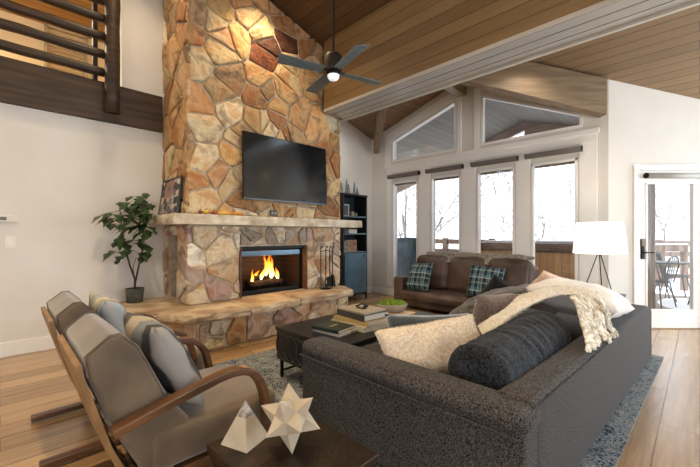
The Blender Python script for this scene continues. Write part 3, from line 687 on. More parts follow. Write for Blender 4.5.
# mantel ornaments
fr = thing('picture_frame', 'dark framed abstract picture leaning at the left end of the mantel', 'picture', (1.45, 4.62, 1.494))
Mf = Matrix.Rotation(R(8), 4, 'Y')
MB().box(-.01,.015,-.33,.33,0,.02,Mf).box(-.01,.015,-.33,.33,.44,.46,Mf).box(-.01,.015,-.33,-.31,0,.46,Mf).box(-.01,.015,.31,.33,0,.46,Mf).build('frame', M_blackwood, fr)
m, t, b = new_mat('abstract_picture'); n = N(t, 'ShaderNodeTexVoronoi', Scale=9); n.distance = 'CHEBYCHEV'; t.links.new(coords(t, (1,1,1.6)), n.inputs[0])
s = N(t, 'ShaderNodeSeparateColor'); t.links.new(n.outputs['Color'], s.inputs[0]); t.links.new(ramp(t, s.outputs[0], [(.2,'#2c2f36'),(.4,'#8d8f95'),(.55,'#a5673c'),(.75,'#d8d2c8'),(.95,'#4f463f')]), b.inputs['Base Color'])
MB().box(-.004,.006,-.31,.31,.02,.44,Mf).build('canvas', m, fr)
def gourd(x, y, z, r, c, lab, sq=.75):
    o = thing('ornamental_gourd', lab, 'gourd', (x, y, z)); mb = MB(); V = []; n = 24
    for i in range(11):
        t_ = math.pi*i/10
        for k in range(n):
            a = 2*math.pi*k/n; q = 1-.08*abs(math.cos(a*4)); V.append((r*q*math.sin(t_)*math.cos(a), r*q*math.sin(t_)*math.sin(a), r*sq*(1-math.cos(t_)*(1-.15*math.sin(t_)))))
    mb.add(V, [(i*n+k, i*n+(k+1) % n, (i+1)*n+(k+1) % n, (i+1)*n+k) for i in range(10) for k in range(n)]); mb.build('rind', plain('gourd_'+c[1:], c, .5), o, True)
    MB().tube([(0,0,r*sq*1.93),(.003,0,r*sq*2.25),(.01,.002,r*sq*2.5)], [.009,.006,.005], 7).build('stem', plain('gourd_stem','#6b5a35',.8), o, True)
gourd(1.64,4.09,1.494,.028,'#7a2f22','tiny dark red gourd at the left of the mantel row')
gourd(1.71,4.10,1.494,.036,'#c9b23c','small yellow-green gourd on the mantel')
gourd(1.80,4.09,1.494,.034,'#a3452e','small rust-red gourd beside the yellow one on the mantel')
o = thing('candle_row', 'low row of yellow and orange corn cobs lying along the mantel', 'ornament', (1.86,4.10,1.494))
o['label'] = 'pair of yellow and orange corn cobs lying end to end on the mantel'; o['category'] = 'corn cob'; o.name = 'corn_cob_pair'
MB().tube([(0,0,.02),(.05,0,.026),(.12,0,.026),(.16,0,.018)], [.012,.024,.024,.01], 12).build('cob', noisy('corn_yellow','#c8922e','#e0b85a',60,.6), o, True)
MB().tube([(.17,0,.02),(.22,0,.026),(.30,0,.026),(.34,0,.018)], [.012,.024,.024,.01], 12).build('cob', noisy('corn_orange','#b9702a','#d8a04a',60,.6), o, True)
gourd(1.72,4.66,.436,.075,'#d07a22','orange squash sitting in the wood niche of the fireplace', .85)

# fire tools
ft = thing('fire_tool_stand', 'black iron stand on the right of the hearth', 'tool stand', (3.50, 4.02, .434))
MB().lathe([(.09,0),(.09,.012),(.02,.02),(.008,.03)], seg=20).build('base', M_black, ft, True)
MB().tube([(0,0,.02),(0,0,.60)], .007).build('pole', M_black, ft)
MB().tube([(-.11,0,.56),(0,0,.585),(.11,0,.56)], .006).build('cross_bar', M_black, ft)
def tool(name, lab, dx, dy, head):
    o = thing(name, lab, name.replace('_',' '), (3.50+dx, 4.02+dy, .50))
    MB().tube([(0,0,.10),(0,0,.52)], .0065).build('shaft', M_black, o)
    MB().tube([(0.0,0,.52),(.0,0,.56),(.018,0,.585),(.03,0,.57),(.03,0,.555)], .0065, 7).build('hook_handle', M_black, o)
    head(o)
def h_poker(o): MB().tube([(0,0,.10),(0,0,-.03)], [.0065,.003]).tube([(0,0,.03),(.025,0,.0),(.03,0,.02)], .004).build('poker_tip', M_black, o)
def h_shovel(o): MB().prism([(-.045,0,.12),(.045,0,.12),(.055,0,-.03),(-.055,0,-.03)], (0,.006,0)).box(-.055,-.05,-.02,.0,-.03,.12).box(.05,.055,-.02,0,-.03,.12).build('shovel_pan', M_black, o)
def h_broom(o): MB().prism([(-.022,-.012,.14),(.022,-.012,.14),(.05,-.02,-.04),(-.05,-.02,-.04)], (0,.03,0)).build('bristles', noisy('broom_bristle','#171410','#3a322a',40,.9), o)
def h_tongs(o): MB().tube([(0,0,.12),(-.03,0,.05),(-.01,0,-.03)], .005).tube([(0,0,.12),(.03,0,.05),(.01,0,-.03)], .005).build('tong_jaws', M_black, o)
tool('fire_poker','straight black poker at the left of the hearth tool stand',-.115,-.02,h_poker)
tool('fire_tongs','black tongs with two thin jaws hanging on the hearth tool stand',-.04,-.05,h_tongs)
tool('hearth_shovel','small black hearth shovel hanging on the tool stand',.045,-.04,h_shovel)
tool('hearth_brush','black hearth brush with fan of bristles at right of the tool stand',.12,-.02,h_broom)

# ------------------------------------------------------------------ loft behind the left wall
lb = thing('loft_edge_beam', 'wide dark brown beam along the loft edge on the left wall', 'beam', (-1.0, YL, 2.6))
MB().box(-2.55,2.51,-.06,.04,0,.46).build('timber', woodm('loft_beam_wood','#2e2218','#4d3a29',0,.55), lb, bevel=.006)
struct(MB().box(-3.6,1.9,YL+.15,8.4,2.9,3.04).build('trim_11', plain('loft_floor','#8a6a48',.6)))
struct(MB().box(-3.6,1.9,8.2,8.3,3.04,5.9).build('wall_loft_back', noisy('loft_paint','#e6cf9f','#ecd8ac',2,.9,40,.03)))
struct(MB().box(1.5,1.6,YL+.15,8.2,3.04,5.9).build('wall_loft_side', bpy.data.materials['loft_paint']))
struct(MB().prism([(-3.6,YL+.15,5.85),(1.6,YL+.15,5.85),(1.6,8.3,4.95),(-3.6,8.3,4.95)], (0,0,.1)).build('ceiling_loft', planks('loft_ceiling_boards','#8f6a35','#b98d50','#4a3014',0,1,.13,9,rough=.5,gap=.06)))
lamp('AREA', 'loft_lamp', (-.8, 6.4, 4.6), 60, (1,.80,.52), shape='SQUARE', size=.5)
o = thing('louvred_panel', 'pale louvred panel on the loft wall behind the railing', 'shutter', (.86, 8.19, 3.85)); lv = MB()
for k in range(14): lv.cbox((0,-.03,.03+k*.075), (.55,.05,.012), (R(35),0,0))
lv.build('louvre_slats', plain('louvre','#c9b68f',.6), o); MB().box(-.31,-.27,-.06,-.0,-.02,1.1).box(.27,.31,-.06,0,-.02,1.1).box(-.31,.31,-.06,0,1.08,1.12).build('louvre_frame', plain('louvre_f','#b8a57e',.6), o)
o = thing('loft_armchair', 'rust red upholstered headboard seen between the loft rails', 'headboard', (-.65, 6.2, 3.04)); MB().box(-.6,.42,0,.12,0,.55).build('padding', fabric('rust_fabric','#6b2412','#8c3a20'), o, bevel=.04, seg=3)
o.name = 'upholstered_headboard'
rl = thing('log_railing', 'dark peeled log railing along the open loft edge', 'railing', (0, YL-.06, 3.0))
def logtube(a, b, r, sd, n=10):
    a, b = Vector(a), Vector(b); pts = [a.lerp(b, k/n)+Vector((0,noise.noise(Vector((k*.6,sd,0)))*.01,noise.noise(Vector((k*.6,sd,9)))*.012)) for k in range(n+1)]
    return MB().tube(pts, [r*(1+.1*noise.noise(Vector((k*.9,sd,3)))) for k in range(n+1)], 12)
logtube((.94,-.07,-.30),(.94,-.07,2.2),.078,1).build('post', M_dark, rl, True)
for k in range(6): logtube((-2.6,.0,.17+.21*k),(.93,-.0,.17+.21*k),.052,k+5,18).build('rail', M_dark, rl, True)
MB().tube([(.80,.12,.04),(.80,.12,2.1)], .03).build('back_post', M_dark, rl)

# thermostat and switch
o = thing('thermostat', 'white wall thermostat with small grey display on left wall', 'thermostat', (.047, YL, 1.415)); MB().box(-.06,.085,-.028,0,-.035,.035).build('casing', plain('thermo_white','#e3e0d8',.5), o, bevel=.006)
MB().box(-.048,.0,-.030,-.027,-.014,.020).build('display', plain('lcd','#5c6358',.3), o)
o = thing('light_switch', 'white light switch plate below the thermostat', 'switch', (.07, YL, 1.18)); MB().box(-.035,.045,-.008,0,-.06,.06).build('plate', plain('switch_white','#efece6',.5), o, bevel=.003); MB().box(-.012,.020,-.013,-.007,-.033,.033).build('rocker', M_trim, o, bevel=.002)

# ceiling fan
FX, FY, FZ = 2.71, 2.98, 3.12
fn = thing('ceiling_fan', 'dark four-bladed ceiling fan hanging on a long rod in front of the chimney', 'ceiling fan', (FX, FY, FZ))
M_fanb = woodm('fan_blade_grey','#4f5c61','#65747a',0,.4); M_bronze = plain('fan_bronze','#3a342f',.4,.7)
MB().tube([(0,0,.2),(0,0,zu(FX)-FZ-.02)], .013).build('down_rod', M_bronze, fn)
MB().lathe([(.0,.0),(.09,.0),(.10,.02),(.10,.17),(.085,.20),(.02,.215),(.0,.215)], seg=28).build('motor_housing', M_bronze, fn, True)
MB().lathe([(0,1.25),(.07,1.25),(.05,1.19),(.015,1.16),(0,1.16)], c=(0,0,zu(FX)-FZ-1.26), seg=20).build('canopy', M_bronze, fn, True)
MB().lathe([(0,-.085),(.05,-.083),(.066,-.06),(.07,-.035),(.0,-.035)], seg=24).build('light_lens', emit('fan_lens','#e8ecec',.35), fn, True)
MB().lathe([(0,-.036),(.085,-.036),(.085,0),(0,0)], seg=24).build('light_collar', M_black, fn, True)
for k in range(4):
    a = R(30+90*k-45); M = Matrix.Rotation(a, 4, 'Z') @ Matrix.Rotation(R(10), 4, 'X')
    bl = MB().prism([(.13,-.06,0),(.63,-.085,0),(.67,.072,0),(.13,.062,0)], (0,0,.010), M).build('blade', M_fanb, fn, bevel=.002, seg=1)
    MB().box(.05,.20,-.02,.02,.008,.016,M).build('blade_arm', M_bronze, bl)

# recessed ceiling lights (warm)
def downlight(x, y, e, lab, zf, slope, size=.06, col=WARM):
    z = zf(x); o = thing('recessed_light', lab, 'ceiling light', (x, y, z-.004)); o.rotation_euler = (0, math.atan(slope), 0)
    MB().lathe([(.055,0),(.075,0),(.075,-.006),(.055,-.006),(.055,0)], seg=24).build('trim_ring', M_trim, o)
    MB().lathe([(0,-.001),(.054,-.001)], seg=20).build('bulb', emit('downlight_glow','#ffdca6',6), o)
    l = lamp('SPOT', 'downlight', (x, y, z-.03), e, col, (0,0,0), spot_size=R(115), spot_blend=.8, shadow_soft_size=size)
for i, (x, y, e) in enumerate(((2.45,3.78,70),(1.0,4.2,50),(.3,1.9,190),(-1.0,3.6,60),(.3,.2,40),(2.2,1.2,45),(-1.6,1.2,50))):
    downlight(x, y, e, ['recessed light right above the chimney front','recessed light above the left wall near the chimney','recessed light above the two armchairs','recessed light over the loft side of the room','recessed light above the side table','recessed light above the middle of the room','recessed light at the rear of the room'][i], zu, .30)
downlight(4.6,1.35,32,'recessed light in the lower ceiling near the valley beam', zl, .31, col=(1,.88,.74))
downlight(4.25,4.72,34,'added unseen wash light in the lower ceiling above the bookcase', zl, .31, col=(1,.92,.82))  # extra downlight added to wash the window wall
downlight(5.6,-0.9,15,'added unseen fill light in the lower ceiling before the glass door', zl, .31, col=(1,.88,.74))  # extra downlight kept out of view, added to light the door wall

# ------------------------------------------------------------------ soft-goods helpers
def wrinkle(p, s, amp, seed=0): return noise.noise(Vector((p.x*s+seed, p.y*s, p.z*s)))*amp
def pillow_mb(w, h, t, n=16, seed=0, crease=.012, mb=None, M=None, pinch=.07, power=3.2):
    mb = mb or MB(); V = []; idx = {}
    def pt(i, j, s):
        u = -1+2*i/n; v = -1+2*j/n
        x = w/2*u*(1-pinch*(1-v*v)); y = h/2*v*(1-pinch*(1-u*u))
        d = t/2*(max(0, (1-abs(u)**power)*(1-abs(v)**power)))**.55
        q = Vector((x, y, s*d)); k = 0 if d < 1e-6 else 1
        q.z += k*noise.noise(Vector((x*9+seed, y*9, s*3)))*crease*2+k*noise.noise(Vector((x*24+seed, y*24, s*3)))*crease*.6
        return q
    F = []
    for s in (1, -1):
        for i in range(n+1):
            for j in range(n+1):
                edge = i in (0, n) or j in (0, n)
                if s == -1 and edge: idx[(i, j, s)] = idx[(i, j, 1)]; continue
                idx[(i, j, s)] = len(V); V.append(pt(i, j, s))
        for i in range(n):
            for j in range(n): F.append([idx[(i,j,s)], idx[(i+1,j,s)], idx[(i+1,j+1,s)], idx[(i,j+1,s)]])
    mb.add(V, F, M); return mb
def fur(mb, n, length, width, seed, jitter=.6, droop=(0,0,-.3)):
    """short tapered tufts of pile rising from the faces already in mb"""
    rg = random.Random(seed); faces = list(mb.f); V = mb.v; ar = []
    for f in faces:
        a = (V[f[2]]-V[f[0]]).cross(V[f[1]]-V[f[3 % len(f)]]).length/2; ar.append(a)
    for f in rg.choices(faces, weights=ar, k=n):
        u, v = rg.random(), rg.random(); p = V[f[0]].lerp(V[f[1]], u).lerp(V[f[-1]].lerp(V[f[2]], u), v)
        nn = (V[f[1]]-V[f[0]]).cross(V[f[2]]-V[f[0]])
        if nn.length < 1e-9: continue
        nn.normalize(); d = (nn+Vector([rg.uniform(-jitter, jitter) for _ in range(3)])+Vector(droop)).normalized()*length*rg.uniform(.6,1.2)
        s = d.cross(Vector([rg.uniform(-1,1) for _ in range(3)])).normalized()*width
        k = len(mb.v); mb.v += [p-s, p+s, p+d]; mb.f.append([k, k+1, k+2]); mb.c.append(None); mb.m.append(0)
    return mb
def round_box(mb, x0, x1, y0, y1, z0, z1, r=.05, n=3, puff=0, M=None, div=10, wr=0, seed=0):
    """box with rounded edges and optional puffed faces"""
    cx, cy, cz = (x0+x1)/2, (y0+y1)/2, (z0+z1)/2; hx, hy, hz = (x1-x0)/2, (y1-y0)/2, (z1-z0)/2; r = min(r, hx*.98, hy*.98, hz*.98)
    def ticks(h):
        t = [-h+r*(1-math.cos(math.pi/2*k/n)) for k in range(n)]
        t += [-h+r+(2*h-2*r)*k/div for k in range(div+1)]
        return t+[-a for a in t[:n]][::-1]
    def axisgrid(ax, s):
        H = (hx, hy, hz); o = [a for a in (0,1,2) if a != ax]; A = ticks(H[o[0]]); B = ticks(H[o[1]]); V = []; F = []
        for a in A:
            for b in B:
                p = [0,0,0]; p[ax] = s*H[ax]; p[o[0]] = a; p[o[1]] = b
                c = Vector([max(-H[k]+r, min(H[k]-r, p[k])) for k in range(3)]); d = Vector(p)-c
                if d.length > 1e-9: d.normalize()
                q = c+d*r
                if puff:
                    fa = 1-(a/H[o[0]])**2; fb = 1-(b/H[o[1]])**2; q[ax] += s*puff*fa*fb
                if wr: q += d*noise.noise(Vector((q.x*8+seed,q.y*8,q.z*8)))*wr
                V.append(q+Vector((cx,cy,cz)))
        nb = len(B)
        for i in range(len(A)-1):
            for j in range(nb-1): F.append((i*nb+j, (i+1)*nb+j, (i+1)*nb+j+1, i*nb+j+1))
        mb.add(V, F, M)
    for ax in (0,1,2):
        for s in (-1,1): axisgrid(ax, s)
    return mb

# ------------------------------------------------------------------ rug
m, t, b = new_mat('rug_pile'); v = coords(t)
n1 = N(t, 'ShaderNodeTexNoise', Scale=5.5, Detail=5); n1.inputs['Distortion'].default_value = 1.5; t.links.new(v, n1.inputs[0])
vo = N(t, 'ShaderNodeTexVoronoi', Scale=22); t.links.new(v, vo.inputs[0])
n2 = N(t, 'ShaderNodeTexNoise', Scale=46, Detail=4); n2.inputs['Distortion'].default_value = 2; t.links.new(v, n2.inputs[0])
a = N(t, 'ShaderNodeMath', operation='MULTIPLY_ADD'); a.inputs[1].default_value = .9; t.links.new(n2.outputs[0], a.inputs[0])
a2 = N(t, 'ShaderNodeMath', operation='MULTIPLY_ADD'); a2.inputs[1].default_value = .35; a2.inputs[2].default_value = -.12; t.links.new(n1.outputs[0], a2.inputs[0]); t.links.new(a2.outputs[0], a.inputs[2])
t.links.new(ramp(t, a.outputs[0], [(.38,'#1d2634'),(.46,'#4a5a6c'),(.53,'#a9a79f'),(.60,'#55606c'),(.70,'#c9c3b6')]), b.inputs['Base Color'])
b.inputs['Roughness'].default_value = .95; b.inputs['Specular IOR Level'].default_value = .1; bump(t, b, n2.outputs[0], .6, .006)
rug = MB(); rug.box(0,4.05,0,2.95,.0005,.012)
rug = rug.build('area_rug', m, None, loc=(.72,.36,0)); rug.rotation_euler = (0,0,R(-1.4))
tag(rug, 'large blue-grey patterned area rug under the seating', 'rug')
ZR = .013

# ------------------------------------------------------------------ long grey sofa
M_tweed = fabric('charcoal_tweed', '#0f0e0e', '#5a5655', 165, bstr=1.0, vscale=80, sheen=.05)
sofa = thing('long_sofa', 'long low charcoal tweed sofa with its back to the camera side', 'sofa', (1.40,.47,0), R(-2.6))
def shear(o, k):
    for v in o.data.vertices: v.co.x -= k*v.co.y
    return o
SL, SD, SH, AH = 3.09, 1.38, .58, .565
round_box(MB(), .02,SL-.02,.02,SD-.06,.05,.27,.03).build('base_frame', M_tweed, sofa, True)
bk = round_box(MB(), .10,SL-.12,.0,.17,.045,SH,.035,div=24).build('low_back', M_tweed, sofa, True)
arm = round_box(MB(), 0,.17,0,SD,.045,AH-.07,.02,div=12); arm = shear(arm.build('near_arm', M_tweed, sofa, True), .045)
top = round_box(MB(), -.012,.185,-.006,SD+.008,AH-.10,AH,.048,n=5,div=14,puff=.008); shear(top.build('arm_roll', M_tweed, arm, True), .045)
p = MB(); p.tube([(-.012,-.006,AH-.095),(-.012,SD,AH-.095)], .005,6); shear(p.build('welt', M_tweed, arm, True), .045)
arm2 = round_box(MB(), SL-.16,SL,0,SD,.045,AH-.02,.03,div=12).build('far_arm', M_tweed, sofa, True)
MB().tube([(.15,.004,SH-.02),(SL-.12,.004,SH-.02)], .005, 6).build('back_welt', M_tweed, bk, True)
for x0_, x1_ in ((.18,1.54),(1.55,2.92)):
    round_box(MB(), x0_,x1_,.17,SD-.02,.26,.42,.04,puff=.012).build('seat_cushion', M_tweed, sofa, True)
for x0_ in (.05, SL-.13):
    for y0_ in (.04, SD-.12): MB().box(x0_,x0_+.07,y0_,y0_+.07,ZR,.06).build('foot', M_black, sofa)
MS = Matrix.Translation((1.40,.47,0)) @ Matrix.Rotation(R(-2.6), 4, 'Z')
def put(o, loc, rot=(0,0,0)):   # place relative to the sofa's own axes
    o.location = MS @ Vector(loc); e = (Matrix.Rotation(R(-2.6), 3, 'Z') @ Euler(rot).to_matrix()).to_euler(); o.rotation_euler = e; return o

# dark chenille bolster
M_bol = fabric('charcoal_chenille', '#0b0c0f', '#34373d', 90, bstr=.8, sheen=.05, vscale=16)
bo = MB(); V = []; F = []; nn, kk = 70, 36; L = 1.0; rad = .160
for i in range(nn+1):
    f = i/nn; x = L*f; e = min(1, min(f, 1-f)/.035); rr = rad*(.80+.20*math.sqrt(1-(1-e)**2)) if e < 1 else rad
    for k in range(kk):
        a = 2*math.pi*k/kk; w = .0075*math.sin(x*60+2.4*math.sin(a*1.0)+11*noise.noise(Vector((x*4,math.sin(a)*1.6,math.cos(a)))))*(noise.noise(Vector((x*5,a*1.3,2)))*.9+.55)*(1 if 0.04 < f < .96 else 0)
        V.append((x, rr*math.cos(a)*1.02+w*math.cos(a), rr*math.sin(a)*.98+w*math.sin(a)))
for i in range(nn):
    for k in range(kk): F.append((i*kk+k, i*kk+(k+1) % kk, (i+1)*kk+(k+1) % kk, (i+1)*kk+k))
V += [(-.012,0,0),(L+.012,0,0)]
for f_, base in ((.6,0),):
    pass
for k in range(kk): F.append((k, (k+1) % kk, len(V)-2)); F.append((nn*kk+k, nn*kk+(k+1) % kk, len(V)-1))
bo.add(V, F); bol = bo.build('bolster_pillow', M_bol, None, True)
put(bol, (.22,.315,.555), (0,R(-1.5),R(1)))
tag(bol, 'long rolled charcoal chenille bolster lying along the sofa back at the near end', 'bolster')

# beige fur cushion against near arm
M_furb = fabric('beige_fur', '#cab9a4', '#e4d9c9', 60, bstr=.4, sheen=.1, vscale=4)
fc = pillow_mb(.70,.36,.19, 18, 4, .012); fur(fc, 9000, .012, .0016, 5)
fc = fc.build('fur_cushion', M_furb, None, True); put(fc, (.345,.92,.59), (R(90-22),R(3),R(86+180)))
fc.location = (1.86,1.13,.56); fc.rotation_euler = (Matrix.Rotation(R(-33),3,'Z') @ Matrix.Rotation(R(52),3,'X') @ Matrix.Rotation(R(6),3,'Z')).to_euler()
tag(fc, 'fluffy beige faux fur cushion leaning against the near sofa arm', 'cushion')

# slim dark cushion in front
M_navy = fabric('slate_velvet', '#1c2328', '#3c464c', 90, sheen=.7)
dc = pillow_mb(.62,.36,.13,14,8,.01).build('velvet_cushion', M_navy, None, True); put(dc, (.60,1.20,.535), (0,0,0))
dc.location = (2.12,1.33,.525); dc.rotation_euler = (Matrix.Rotation(R(-43),3,'Z') @ Matrix.Rotation(R(62),3,'X')).to_euler()
tag(dc, 'slim dark slate velvet cushion behind the beige fur cushion', 'cushion')

# mauve cushion + dark fur throw
M_mauve = fabric('mauve_velvet', '#5a4a48', '#857472', 80, sheen=.7)
mc = pillow_mb(.50,.50,.18,14,3,.012).build('mauve_cushion', M_mauve, None, True); put(mc, (1.50,.80,.56))
mc.rotation_euler = (Matrix.Rotation(R(-2.6),3,'Z') @ Matrix.Rotation(R(150),3,'Z') @ Matrix.Rotation(R(62),3,'X')).to_euler()
tag(mc, 'mauve grey velvet cushion between the dark fur throw and the cream throw', 'cushion')
M_furd = fabric('dark_fur', '#191818', '#6e6a69', 60, bstr=.6, sheen=.4, vscale=14)
def drape(path, w, th, seed, amp=.02, nw=10, sub=6):
    """soft throw that follows a path (x,y,z list with width direction along given vector)"""
    P = [Vector(p[:3]) for p in path]; pts = []
    for i in range(len(P)-1):
        p0 = P[max(i-1,0)]; p1 = P[i]; p2 = P[i+1]; p3 = P[min(i+2,len(P)-1)]
        for k in range(sub):
            t_ = k/sub; pts.append(.5*((2*p1)+(p2-p0)*t_+(2*p0-5*p1+4*p2-p3)*t_**2+(3*p1-p0-3*p2+p3)*t_**3))
    pts.append(P[-1]); W_ = Vector(w); n = len(pts); V = []; F = []
    for i, p in enumerate(pts):
        tdir = (pts[min(i+1,n-1)]-pts[max(i-1,0)]).normalized(); nn_ = tdir.cross(W_).normalized()
        if nn_.z < 0: nn_ = -nn_
        for k in range(nw+1):
            f = k/nw-.5; q = p+W_*f*(1+.12*noise.noise(Vector((i*.25,seed,0)))); d = amp*noise.noise(Vector((q.x*9+seed,q.y*9,q.z*9)))+amp*.5*math.sin(f*28+seed+i*.2)
            V.append(q+nn_*(th*(1-abs(2*f)**4)+d+.012))
        for k in range(nw+1):
            f = k/nw-.5; q = p+W_*f*(1+.12*noise.noise(Vector((i*.25,seed,0)))); V.append(q)
    m_ = 2*(nw+1)
    for i in range(n-1):
        for k in range(nw): F.append((i*m_+k, (i+1)*m_+k, (i+1)*m_+k+1, i*m_+k+1)); F.append((i*m_+nw+1+k, i*m_+nw+2+k, (i+1)*m_+nw+2+k, (i+1)*m_+nw+1+k))
        F.append((i*m_, i*m_+nw+1, (i+1)*m_+nw+1, (i+1)*m_)); F.append((i*m_+nw, (i+1)*m_+nw, (i+1)*m_+2*nw+1, i*m_+2*nw+1))
    mb = MB(); mb.add(V, F); return mb
ft_ = drape([(2.05,.62,.74),(1.92,.74,.74),(1.78,.86,.70),(1.62,1.0,.64),(1.50,1.10,.54),(1.45,1.18,.45)], (.26,.24,.0), .03, 3, .02); fur(ft_, 7000, .035, .0016, 9)
ft_ = ft_.build('fur_throw', M_furd, None, True); put(ft_, (0,0,0)); tag(ft_, 'dark grey shaggy fur throw hanging over the middle sofa cushions', 'throw')

# big white cushion, peach cushion
M_wht = fabric('white_linen', '#cfcbc6', '#f0ede9', 200, bstr=.4)
wc = pillow_mb(.82,.64,.27,18,12,.010).build('linen_cushion', M_wht, None, True); put(wc, (2.02,.33,.72))
wc.rotation_euler = (Matrix.Rotation(R(-2.6),3,'Z') @ Matrix.Rotation(R(180),3,'Z') @ Matrix.Rotation(R(-9),3,'X') @ Matrix.Rotation(R(-7),3,'Y')).to_euler()
tag(wc, 'large plump white linen cushion on the far half of the sofa back', 'cushion')
M_peach = fabric('peach_fabric', '#c9ab98', '#e6d0c0', 150)
pc = pillow_mb(.52,.46,.16,14,5,.01).build('peach_cushion', M_peach, None, True); put(pc, (2.32,.66,.68))
pc.rotation_euler = (Matrix.Rotation(R(-2.6),3,'Z') @ Matrix.Rotation(R(140),3,'Z') @ Matrix.Rotation(R(55),3,'X')@ Matrix.Rotation(R(20),3,'Z')).to_euler()
tag(pc, 'pale peach cushion peeking out behind the white linen cushion', 'cushion')
M_dk = fabric('black_cushion_fabric', '#141414', '#2e2d2d', 120)
kc = pillow_mb(.42,.42,.13,12,6,.008).build('black_cushion', M_dk, None, True); put(kc, (2.25,1.10,.60))
kc.rotation_euler = (Matrix.Rotation(R(-2.6),3,'Z') @ Matrix.Rotation(R(110),3,'Z') @ Matrix.Rotation(R(60),3,'X')@ Matrix.Rotation(R(35),3,'Z')).to_euler()
tag(kc, 'small black cushion standing on its corner behind the fur throw', 'cushion')

# cream knit throw
M_cream = fabric('cream_wool', '#dad3c8', '#f1eee8', 70, bstr=.8, vscale=22)
M_cream2 = fabric('cream_yarn', '#b3a893', '#f4f0e8', 40, bstr=.8, vscale=12)
kt = thing('knit_throw', 'chunky cream knitted throw with thick tassels draped over the sofa back', 'throw', (0,0,0)); put(kt, (0,0,0))
d = drape([(1.20,.78,.50),(1.26,.64,.62),(1.42,.50,.76),(1.55,.38,.815),(1.60,.24,.83),(1.56,.14,.80),(1.50,.09,.74)], (.22,.15,0), .02, 7, .018, nw=14, sub=7); fur(d, 3500, .018, .002, 2)
d.build('knitted_body', M_cream, kt, True)
rg = random.Random(5); nts = 12
for i in range(nts):
    f0 = i/(nts-1); x = 1.30+.34*f0+rg.uniform(-.012,.012); y = .20-.06*f0; ln = rg.uniform(.8,1.15)
    path = [(x,y,.835),(x-.05,y-.05,.80),(x-.12*ln,y-.09,.72),(x-.20*ln+.04*f0,.06-.03*f0,.635),(x-.28*ln+.10*f0,.03-.03*f0,.605),(x-.36*ln+.18*f0,.015-.02*f0+.01*math.sin(i*2),.598-(.03 if i > 8 else 0))]
    mb = MB()
    for s_k in range(2):
        pts = []
        for k in range(21):
            f = k/20*(len(path)-1); j = min(int(f), len(path)-2); g_ = f-j; q = Vector(path[j]).lerp(Vector(path[j+1]), g_); a = f*5+s_k*math.pi
            pts.append(q+Vector((math.cos(a)*.008, math.sin(a)*.006, math.sin(a)*.003)))
        mb.tube(pts, [.0105]*17+[.011,.013,.010,.004], 7)
    mb.build('tassel', M_cream2, kt, True)

# ------------------------------------------------------------------ brown leather sofa
M_lea = noisy('brown_leather', '#3e2f27', '#66524a', 3, .45, 120, .25, .002, detail=5)
ls = thing('leather_sofa', 'dark brown leather sofa standing under the tall windows', 'sofa', (4.85,1.50,0))
round_box(MB(), .02,.72,.04,2.30,.05,.19,.03,wr=.003).build('base_frame', M_lea, ls, True)
round_box(MB(), .50,.74,.16,2.14,.10,.80,.06,n=4,wr=.004).build('back_frame', M_lea, ls, True)
round_box(MB(), .06,.74,.0,.20,.06,.52,.05,n=4,wr=.004).build('arm', M_lea, ls, True)
round_box(MB(), .06,.74,2.14,2.34,.06,.52,.05,n=4,wr=.004).build('arm', M_lea, ls, True)
round_box(MB(), -.04,.56,.20,2.14,.15,.31,.06,n=4,puff=.02,wr=.012).build('seat_cushion', M_lea, ls, True)
for y0_, y1_ in ((.20,.82),(.84,1.48),(1.50,2.13)):
    round_box(MB(), -.10,.10,y0_,y1_,-.02,.56,.08,n=4,puff=.03,wr=.014,seed=y0_*9,M=Matrix.Translation((.46,0,.33)) @ Matrix.Rotation(R(12),4,'Y')).build('back_cushion', M_lea, ls, True)
for x in (.05,.64):
    for y in (.06,2.22): MB().box(x,x+.06,y,y+.06,.0,.07).build('foot', M_black, ls)
# fur/woven blanket over its back
M_grey_thr = fabric('grey_blanket', '#5d5850', '#a79f93', 60, bstr=.7, vscale=18)
bl_ = drape([(5.34,2.62,.78),(5.42,2.62,.90),(5.50,2.60,.93),(5.585,2.60,.88)], (0,1.75,0), .018, 4, .012, nw=18).build('folded_blanket', M_grey_thr, None, True)
tag(bl_, 'light grey woven blanket laid along the top of the leather sofa back', 'blanket')
# plaid cushions
M_plaid = stripes('blue_plaid', 0, [(0,'#22313c'),(.12,'#22313c'),(.14,'#6f8fa0'),(.30,'#4b6a7c'),(.32,'#d5dcdb'),(.36,'#22313c'),(.55,'#1d2a33'),(.58,'#86a3ad'),(.80,'#39525f'),(.84,'#c9cfc8'),(.9,'#22313c')], 5.0, axis2=1,
                  stops2=[(0,'#2b3c46'),(.2,'#1f2d36'),(.24,'#dfe5e2'),(.30,'#5b7f86'),(.5,'#4a6b78'),(.54,'#1c2830'),(.8,'#2a3b47'),(.85,'#a9bfa9'),(.92,'#28394a')], scale2=5.0)
for y, rz_, sd, lab in ((3.34,-8,1,'blue and white plaid cushion at the left end of the leather sofa'),(2.23,10,2,'blue and white plaid cushion towards the right of the leather sofa')):
    q_ = pillow_mb(.50,.50,.17,16,sd,.012).build('plaid_cushion', M_plaid, None, True); q_.location = (4.98+(.06 if sd==2 else 0),y,.55)
    q_.rotation_euler = (Matrix.Rotation(R(-90+rz_),3,'Z') @ Matrix.Rotation(R(70),3,'X') @ Matrix.Rotation(R(3 if sd==1 else -4),3,'Z')).to_euler()
    tag(q_, lab, 'cushion', None)

